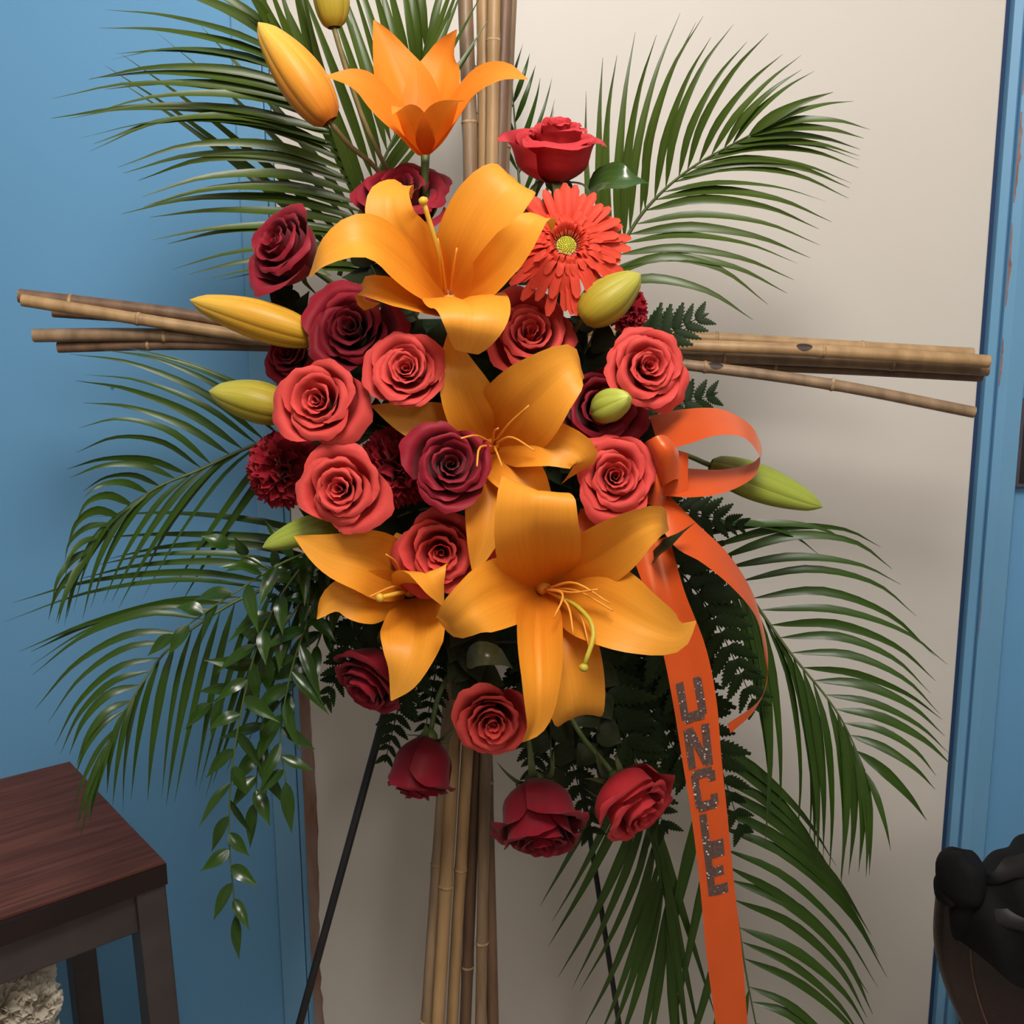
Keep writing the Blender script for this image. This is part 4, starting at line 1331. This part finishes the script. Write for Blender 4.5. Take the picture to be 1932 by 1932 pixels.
frond([(1010, 1150, 1.07), (1130, 1300, 1.07), (1200, 1450, 1.07), (1245, 1600, 1.06), (1260, 1760, 1.05)],
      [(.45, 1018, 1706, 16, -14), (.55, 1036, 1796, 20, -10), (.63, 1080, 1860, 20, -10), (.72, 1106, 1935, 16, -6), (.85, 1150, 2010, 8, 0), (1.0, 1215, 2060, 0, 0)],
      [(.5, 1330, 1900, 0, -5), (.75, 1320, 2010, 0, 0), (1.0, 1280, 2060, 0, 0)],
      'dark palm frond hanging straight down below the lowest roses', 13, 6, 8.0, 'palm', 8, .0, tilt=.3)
frond([(1000, 560, 1.21), (985, 420, 1.22), (975, 280, 1.225), (965, 150, 1.23)],
      [(.3, 900, 250, 0, 0), (.6, 885, 140, 0, 0), (1.0, 905, 60, 0, 0)],
      [(.2, 1050, 245, 10, -8), (.5, 1040, 160, 8, -6), (.8, 1010, 115, 4, -4), (1.0, 985, 82, 0, 0)],
      'small palm sprig behind the vertical canes, thin dark leaflets', 6, 8, 4.5, 'palm', 9, .0)


# ------------------------------------------------------------------ leatherleaf fern
def pinna_geo(L, half, teeth=8):
    """toothed pinna along +x in the xy plane, gently cupped"""
    V, F, U = [(0, 0, 0)], [], [(.5, 0)]
    n = teeth * 2
    for i in range(1, n + 1):
        v = i / n
        w = half * math.sin(math.pi * min(1, v * .94 + .05) ** .62) ** .8
        w *= 1.0 if i % 2 else .66
        x = v * L
        sh = L * .06 if i % 2 else 0
        z = -.10 * L * v * v
        V += [(x + sh, w, z - .15 * w), (x, 0, z + .12 * half), (x + sh, -w, z - .15 * w)]
        U += [(1, v), (.5, v), (0, v)]
    F += [(0, 2, 1), (0, 3, 2)]
    for i in range(n - 1):
        k = 1 + 3 * i
        F += [(k, k + 1, k + 4, k + 3), (k + 1, k + 2, k + 5, k + 4)]
    return V, F, U


PIN = mesh_data('pinna', *[pinna_geo(1.0, .23)[i] for i in (0, 1)], M['fern'], pinna_geo(1.0, .23)[2])


def fern(base, tip, wpx, label, seed, n=11, bow=(0, 0), facing=None):
    rnd = random.Random(seed)
    a, b_ = WP(base), WP(tip)
    mid = W((base[0] + tip[0]) / 2 + bow[0], (base[1] + tip[1]) / 2 + bow[1], (base[2] + tip[2]) / 2 - .01)
    C = catmull([a, mid, b_], 30)
    N0 = facing if facing is not None else (-FWD + UP * .2 + RIGHT * rnd.uniform(-.3, .3))
    T, N = frames(C, N0)
    root = thing('fern_frond', a, label, 'fern', 'leatherleaf ferns of the spray')
    mk('rachis', tube(C, lambda v: .0014 * (1 - .7 * v), 6), M['fern'], root)
    half = PXM(wpx, (base[2] + tip[2]) / 2)
    for k in range(n):
        v = .10 + .88 * k / (n - 1)
        i = min(29, int(v * 30))
        p = C[i].lerp(C[i + 1], v * 30 - i)
        S = T[i].cross(N[i])
        L = half * (1.05 - .66 * v ** 1.6) * rnd.uniform(.9, 1.1)
        if v < .2: L *= .8
        for sd in (-1, 1):
            ang = math.radians(62 - 22 * v + rnd.uniform(-8, 8))
            x = (S * sd * math.sin(ang) + T[i] * math.cos(ang) + N[i] * rnd.uniform(-.25, .25)).normalized()
            z = (N[i] - x * N[i].dot(x)).normalized()
            y = z.cross(x)
            o = bpy.data.objects.new('pinna', PIN)
            COL.objects.link(o)
            o.parent = root
            mt = Matrix((x, y * (.85 + .3 * rnd.random()), z)).transposed().to_4x4()
            o.matrix_local = Matrix.Translation(p - a) @ mt @ Matrix.Scale(L, 4)
    # end pinna
    o = bpy.data.objects.new('pinna', PIN)
    COL.objects.link(o)
    o.parent = root
    x = T[-1]; z = (N[-1] - x * N[-1].dot(x)).normalized()
    o.matrix_local = Matrix.Translation(C[-2] - a) @ Matrix((x, z.cross(x), z)).transposed().to_4x4() @ Matrix.Scale(half * .30, 4)
    return root


fern((1120, 720, 1.03), (1318, 600, .99), 92, 'fern tip rising above the coral rose and right bamboo arm', 1, 10, (0, -8))
fern((1130, 830, 1.04), (1338, 746, 1.02), 84, 'fern tip between the right coral rose and the ribbon loop', 2, 10, (0, -6))
fern((1150, 960, 1.05), (1395, 990, 1.01), 74, 'fern just below the ribbon loop', 3, 11, (0, -14))
fern((1190, 980, 1.04), (1425, 1330, 1.0), 105, 'large dark fern behind the twisted ribbon tail', 4, 14, (20, -20))
fern((1170, 1040, 1.05), (1400, 1570, 1.03), 110, 'long dark fern right of the lettered ribbon', 5, 16, (20, -10))
fern((1060, 1120, 1.04), (1255, 1560, 1.02), 120, 'dark fern between the front lily and the lettered ribbon', 6, 15, (0, 0))
fern((1000, 1150, 1.05), (1115, 1570, 1.04), 95, 'dark fern behind the front lily, above the lowest roses', 7, 14, (0, 0))
fern((760, 1080, 1.0), (615, 1320, .97), 80, 'fern at lower left beside the trailing ruscus', 8, 13, (-12, 0))
fern((800, 1180, 1.0), (728, 1430, .985), 72, 'fern pointing down beside the black easel leg', 9, 12, (-4, 0))
fern((830, 1150, 1.03), (800, 1390, 1.01), 62, 'fern hanging left of the canes under the lilies', 10, 11, (6, 0))
fern((1100, 1150, 1.06), (1330, 1500, 1.05), 120, 'dark fern crossing behind the lettered ribbon', 11, 15, (0, 0))
fern((800, 1020, 1.02), (520, 1130, .99), 85, 'dark fern left of the lower left lily', 12, 12, (0, -10))
fern((1000, 1180, 1.07), (1010, 1480, 1.06), 80, 'dark fern behind the hanging coral rose', 13, 12, (0, 0))


# ------------------------------------------------------------------ ruscus and salal
def sprig(name, pts, label, cat, n, lpx, hpx, mat, seed, group, spread=1.0, stemr=.0014, droop=0.5, outY=.03):
    rnd = random.Random(seed)
    P = [WP(p) for p in pts]
    C = catmull(P, 40)
    T = tangents(C)
    root = thing(name, C[0], label, cat, group)
    mk('stem', tube(C, lambda v: stemr * (1 - .5 * v), 6), M['stem'], root)
    Ym = sum(p[2] for p in pts) / len(pts)
    for k in range(n):
        v = .06 + .93 * k / (n - 1)
        i = min(39, int(v * 40))
        p = C[i].lerp(C[i + 1], v * 40 - i)
        side = 1 if k % 2 else -1
        L = PXM(lpx, Ym) * rnd.uniform(.75, 1.2) * (1.0 - .15 * v)
        S = T[i].cross(-FWD).normalized()
        ang = math.radians(rnd.uniform(18, 78)) * spread
        d = (T[i] * math.cos(ang) + S * side * math.sin(ang) - FWD * rnd.uniform(-.35, .5)).normalized()
        if k == n - 1: d = T[-1]
        q1 = p + d * L * .45 + (-FWD * .08 * L)
        q2 = p + d * L * .98 + Vector((0, 0, -1)) * L * droop * rnd.uniform(0, .5)
        N0 = -FWD + UP * rnd.uniform(-.2, .9) + RIGHT * rnd.uniform(-.7, .7)
        mk('leaf', blade([p, q1, q2], N0, PXM(hpx, Ym) * rnd.uniform(.8, 1.15), leaf_prof, 9, 5, fold=.22, groove=.06, anchor=.5), M[mat], root)
    return root


RG_ = 'trailing ruscus at the left'
sprig('ruscus_stem', [(720, 1000, 1.02), (600, 1040, .97), (500, 1180, .94), (448, 1380, .93), (432, 1560, .925), (445, 1735, .92)], 'longest trailing ruscus stem, hanging lowest beside the door edge', 'ruscus', 26, 92, 13, 'ruscus', 1, RG_)
sprig('ruscus_stem', [(730, 1060, 1.02), (620, 1110, .98), (560, 1230, .96), (530, 1380, .95), (540, 1480, .945)], 'ruscus stem hanging over the door edge, right of the longest one', 'ruscus', 19, 98, 14, 'ruscus', 2, RG_)
sprig('ruscus_stem', [(700, 1020, 1.02), (560, 1050, .95), (440, 1120, .92), (325, 1200, .91)], 'ruscus stem reaching left over the palm leaflets', 'ruscus', 14, 90, 13, 'ruscus', 3, RG_)
sprig('ruscus_stem', [(720, 1040, 1.03), (600, 1100, .98), (480, 1260, .955), (395, 1330, .945)], 'ruscus stem between the hanging stems and the lower left palm', 'ruscus', 16, 98, 14, 'ruscus', 4, RG_)
sprig('ruscus_stem', [(740, 1050, 1.04), (640, 1120, 1.0), (580, 1260, .98), (500, 1370, .965), (480, 1520, .955)], 'dense ruscus stem at the middle of the trailing cluster', 'ruscus', 22, 96, 14, 'ruscus', 5, RG_)
sprig('ruscus_stem', [(720, 980, 1.03), (610, 1020, .99), (540, 1080, .97), (430, 1030, .96)], 'short ruscus stem under the small green bud', 'ruscus', 11, 86, 13, 'ruscus', 6, RG_)

SG = 'dark filler leaves between the flowers'
for i, (pts, lb) in enumerate((
        ([(880, 800, 1.03), (760, 620, .99), (700, 500, .985)], 'dark leafy filler sprig under the upper lily'),
        ([(900, 760, 1.03), (960, 560, .99), (985, 420, .99)], 'dark leafy filler sprig under the gerbera'),
        ([(960, 780, 1.03), (1090, 680, .98), (1130, 600, .975)], 'dark leafy filler sprig between the two right coral roses'),
        ([(840, 850, 1.03), (690, 800, .97), (600, 850, .97)], 'dark leafy filler sprig around the left coral roses'),
        ([(860, 950, 1.03), (740, 980, .97), (640, 1080, .97)], 'dark leafy filler sprig above the lower left lily'),
        ([(980, 900, 1.03), (1110, 850, .97), (1210, 830, .97)], 'dark leafy filler sprig behind the coral rose by the bow'),
        ([(960, 1000, 1.03), (1100, 1020, .96), (1190, 1090, .96)], 'dark leafy filler sprig behind the front lily'),
        ([(920, 1050, 1.03), (880, 1200, .98), (900, 1330, .97)], 'dark leafy filler sprig above the hanging coral rose'),
        ([(900, 820, 1.03), (800, 740, .95), (850, 640, .96)], 'dark leafy filler sprig left of the middle lily'),
        ([(860, 760, 1.03), (620, 680, .99), (540, 560, .985)], 'dark leafy filler sprig behind the leftmost dark red rose'),
        ([(960, 1060, 1.04), (1030, 1250, 1.01), (1040, 1450, 1.0)], 'dark leafy filler sprig behind the lowest dark red rose'),
        ([(1000, 1080, 1.04), (1110, 1260, 1.02), (1130, 1470, 1.0)], 'dark leafy filler sprig above the pinkish red rose'))):
    sprig('filler_sprig', pts, lb, 'leaf sprig', 14, 78, 30, 'salal', 60 + i, SG, 1.1, .0016, .3)


# ------------------------------------------------------------------ ribbon bow
def ruled(A, B, n=40, m=7, bulge=0.0):
    """band between two edge polylines (photo px + depth)"""
    a = catmull([WP(p) for p in A], n)
    b_ = catmull([WP(p) for p in B], n)
    V, U = [], []
    for i in range(n + 1):
        for j in range(m):
            t = j / (m - 1)
            p = a[i].lerp(b_[i], t)
            if bulge: p = p - FWD * bulge * math.sin(math.pi * t)
            V.append(p)
            U.append((t, i / n))
    return V, grid_faces(n + 1, m), U


def zipY(pts, Y):
    return [(x, y, Y[i] if isinstance(Y, (list, tuple)) else Y) for i, (x, y) in enumerate(pts)]


rb0 = W(1238, 920, .90)
ribbon = thing('ribbon_bow', rb0, 'orange satin ribbon bow with silver lettering on its hanging tail', 'ribbon')
near = [(1245, 850), (1297, 838), (1350, 822), (1400, 824), (1428, 851), (1434, 874), (1418, 904), (1368, 929), (1310, 938), (1245, 935)]
far = [(1225, 785), (1290, 772), (1360, 772), (1416, 802), (1437, 845), (1431, 864), (1410, 877), (1360, 886), (1300, 884), (1250, 880)]
lp = mk('loop', ruled(zipY(near, [.90, .885, .875, .872, .872, .872, .875, .88, .885, .895]), zipY(far, [.945, .935, .925, .92, .918, .918, .92, .922, .928, .935]), 64, 9), M['satin'], ribbon)


mk('loop', loft([[(1214, 838, .905), (1226, 882, .905), (1240, 925, .905)], [(1224, 830, .875), (1242, 862, .868), (1255, 915, .878)], [(1248, 820, .872), (1268, 850, .866), (1272, 905, .878)], [(1268, 832, .895), (1281, 856, .892), (1280, 905, .895)], [(1262, 850, .92), (1275, 870, .915), (1272, 910, .91)]]), M['satin'], ribbon)
mk('loop', ruled([(1262, 848, .905), (1252, 890, .902), (1236, 935, .90)], [(1299, 856, .90), (1298, 895, .898), (1298, 938, .895)], 14, 7, .004), M['satin'], ribbon)
mk('knot', loft([[(1215, 880, .905), (1222, 920, .905), (1218, 950, .905)], [(1235, 880, .885), (1240, 920, .88), (1236, 955, .885)], [(1256, 885, .905), (1258, 920, .905), (1256, 955, .905)]], 10, 10), M['satin'], ribbon)
# twisted tail without writing
ta = [(1258, 930), (1312, 985), (1372, 1043), (1416, 1110), (1438, 1175), (1449, 1240), (1443, 1298), (1420, 1345), (1378, 1384)]
tb = [(1230, 965), (1272, 1030), (1325, 1062), (1385, 1112), (1428, 1168), (1443, 1240), (1447, 1286), (1428, 1326), (1372, 1366)]
mk('twisted_tail', ruled(zipY(ta, [.91, .90, .90, .905, .915, .92, .925, .93, .94]), zipY(tb, [.90, .875, .87, .875, .89, .91, .93, .945, .955]), 48, 7, .002), M['satin'], ribbon)
# short folded end showing between the lily petals
mk('short_tail', ruled([(1068, 1030, .90), (1110, 1010, .90), (1180, 975, .905), (1235, 940, .905)], [(1095, 960, .91), (1125, 955, .915), (1180, 935, .915), (1232, 905, .91)], 14, 6, .003), M['satin'], ribbon)
# lettered tail
la = [(1190, 1040), (1222, 1130), (1250, 1230), (1270, 1330), (1288, 1440), (1306, 1550), (1322, 1680), (1333, 1800), (1350, 1932), (1362, 2040)]
lb_ = [(1262, 1010), (1290, 1112), (1330, 1218), (1351, 1320), (1361, 1430), (1373, 1541), (1386, 1671), (1400, 1792), (1410, 1924), (1417, 2032)]
ya = [.90, .885, .88, .876, .873, .872, .872, .872, .872, .872]
EA, EB = [WP(p) for p in zipY(la, ya)], [WP(p) for p in zipY(lb_, ya)]
NT = 80
CA, CB = catmull(EA, NT), catmull(EB, NT)


def tail_pt(s, t, off=0.0):
    s = min(max(s, 0), .9999)
    i = int(s * NT)
    f = s * NT - i
    a = CA[i].lerp(CA[i + 1], f); b_ = CB[i].lerp(CB[i + 1], f)
    p = a.lerp(b_, t)
    # soft lengthwise ripple
    h = .0022 * math.sin(math.pi * 2 * t + s * 7) * (1 - s * .5)
    return p - FWD * (h + off)


V, U = [], []
for i in range(NT + 1):
    for j in range(9):
        V.append(tail_pt(i / NT, j / 8)); U.append((j / 8, i / NT))
tail = mk('lettered_tail', (V, grid_faces(NT + 1, 9), U), M['satin'], ribbon)


def proj(p):
    d = p - CAM
    z = d.dot(FWD)
    return IMG / 2 + FPX * d.dot(RIGHT) / z, IMG / 2 - FPX * d.dot(UP) / z


def s_of_row(py, t=.45):
    lo, hi = 0.0, 1.0
    for _ in range(40):
        m_ = (lo + hi) / 2
        if proj(tail_pt(m_, t))[1] < py: lo = m_
        else: hi = m_
    return (lo + hi) / 2


S_ = .30   # stroke width
LET = {'U': [(0, 0.12, S_, 1), (1 - S_, .12, 1, 1), (.1, 0, .9, .24)],
       'N': [(0, 0, S_, 1), (1 - S_, 0, 1, 1), ('d', .08, 1, .92, 0)],
       'C': [(0, .1, S_, .9), (.1, .78, .9, 1), (.1, 0, .9, .22), (1 - S_, .66, 1, .9), (1 - S_, .1, 1, .34)],
       'L': [(0, 0, S_ + .04, 1), (0, 0, 1, .24)],
       'E': [(0, 0, S_ + .04, 1), (0, .79, 1, 1), (0, 0, 1, .21), (0, .40, .86, .60)]}


def letter(ch, y0, y1, t0, t1):
    s0, s1 = s_of_row(y0), s_of_row(y1)
    V, F = [], []

    def uvp(x, y):
        return tail_pt(s1 + (s0 - s1) * y, t0 + (t1 - t0) * x, .0007)
    for st in LET[ch]:
        n, m_ = 6, 3
        k = len(V)
        if st[0] == 'd':
            _, xa, yt, xb, yb = st
            for i in range(n + 1):
                f = i / n
                for j in range(m_):
                    V.append(uvp(xa + (xb - xa - .3) * f + .3 * j / (m_ - 1), yt + (yb - yt) * f))
        else:
            xa, ya_, xb, yb = st
            for i in range(n + 1):
                for j in range(m_):
                    V.append(uvp(xa + (xb - xa) * j / (m_ - 1), ya_ + (yb - ya_) * i / n))
        F += [tuple(q + k for q in f) for f in grid_faces(n + 1, m_)]
    mk('letter', (V, F), M['glitter'], tail, False, 'silver glitter letter ' + ch)


letter('U', 1282, 1360, .14, .74)
letter('N', 1370, 1446, .14, .76)
letter('C', 1450, 1528, .16, .78)
letter('L', 1534, 1604, .22, .80)
letter('E', 1600, 1688, .22, .80)

# ------------------------------------------------------------------ white flowers below the stool, in a vase on the floor
vc = Vector((W(10, 1860, 1.02).x - .02, 1.02, 0))
vase = thing('vase', vc, 'grey vase of white flowers on the floor under the stool', 'vase')
V, F = [], []
prof = [(0.055, 0), (.075, .06), (.082, .14), (.065, .24), (.055, .30), (.062, .33), (.054, .33), (.045, .28)]
for r_, z_ in prof:
    for k in range(28):
        a = 2 * math.pi * k / 28
        V.append(vc + Vector((r_ * math.cos(a), r_ * math.sin(a), z_)))
for i in range(len(prof) - 1):
    for k in range(28):
        F.append((i * 28 + k, i * 28 + (k + 1) % 28, (i + 1) * 28 + (k + 1) % 28, (i + 1) * 28 + k))
F.append(tuple(range(27, -1, -1)))
mk('body', (V, F), M['vase'], vase)
for i, (px, py, Y, r_, fd, lb) in enumerate((
        (30, 1838, 1.0, 58, (.2, .4, .8), 'white ruffled flower under the stool seat, the topmost one'),
        (72, 1900, .985, 46, (.6, .1, .7), 'white ruffled flower beside the front stool legs, rightmost one'),
        (-10, 1905, .97, 60, (-.1, .3, 1), 'white ruffled flower at the bottom left corner of the picture'),
        (70, 1965, .99, 40, (.5, -.2, .8), 'white ruffled flower cut off by the bottom edge of the picture'))):
    carnation(px, py, Y, r_, fd, lb, M['white_petal'], 80 + i, 32, 'white_flower', None, 'flower', [vc + Vector((.01 * i - .015, 0, .40)), vc + Vector((.01 * i - .015, 0, .12))])
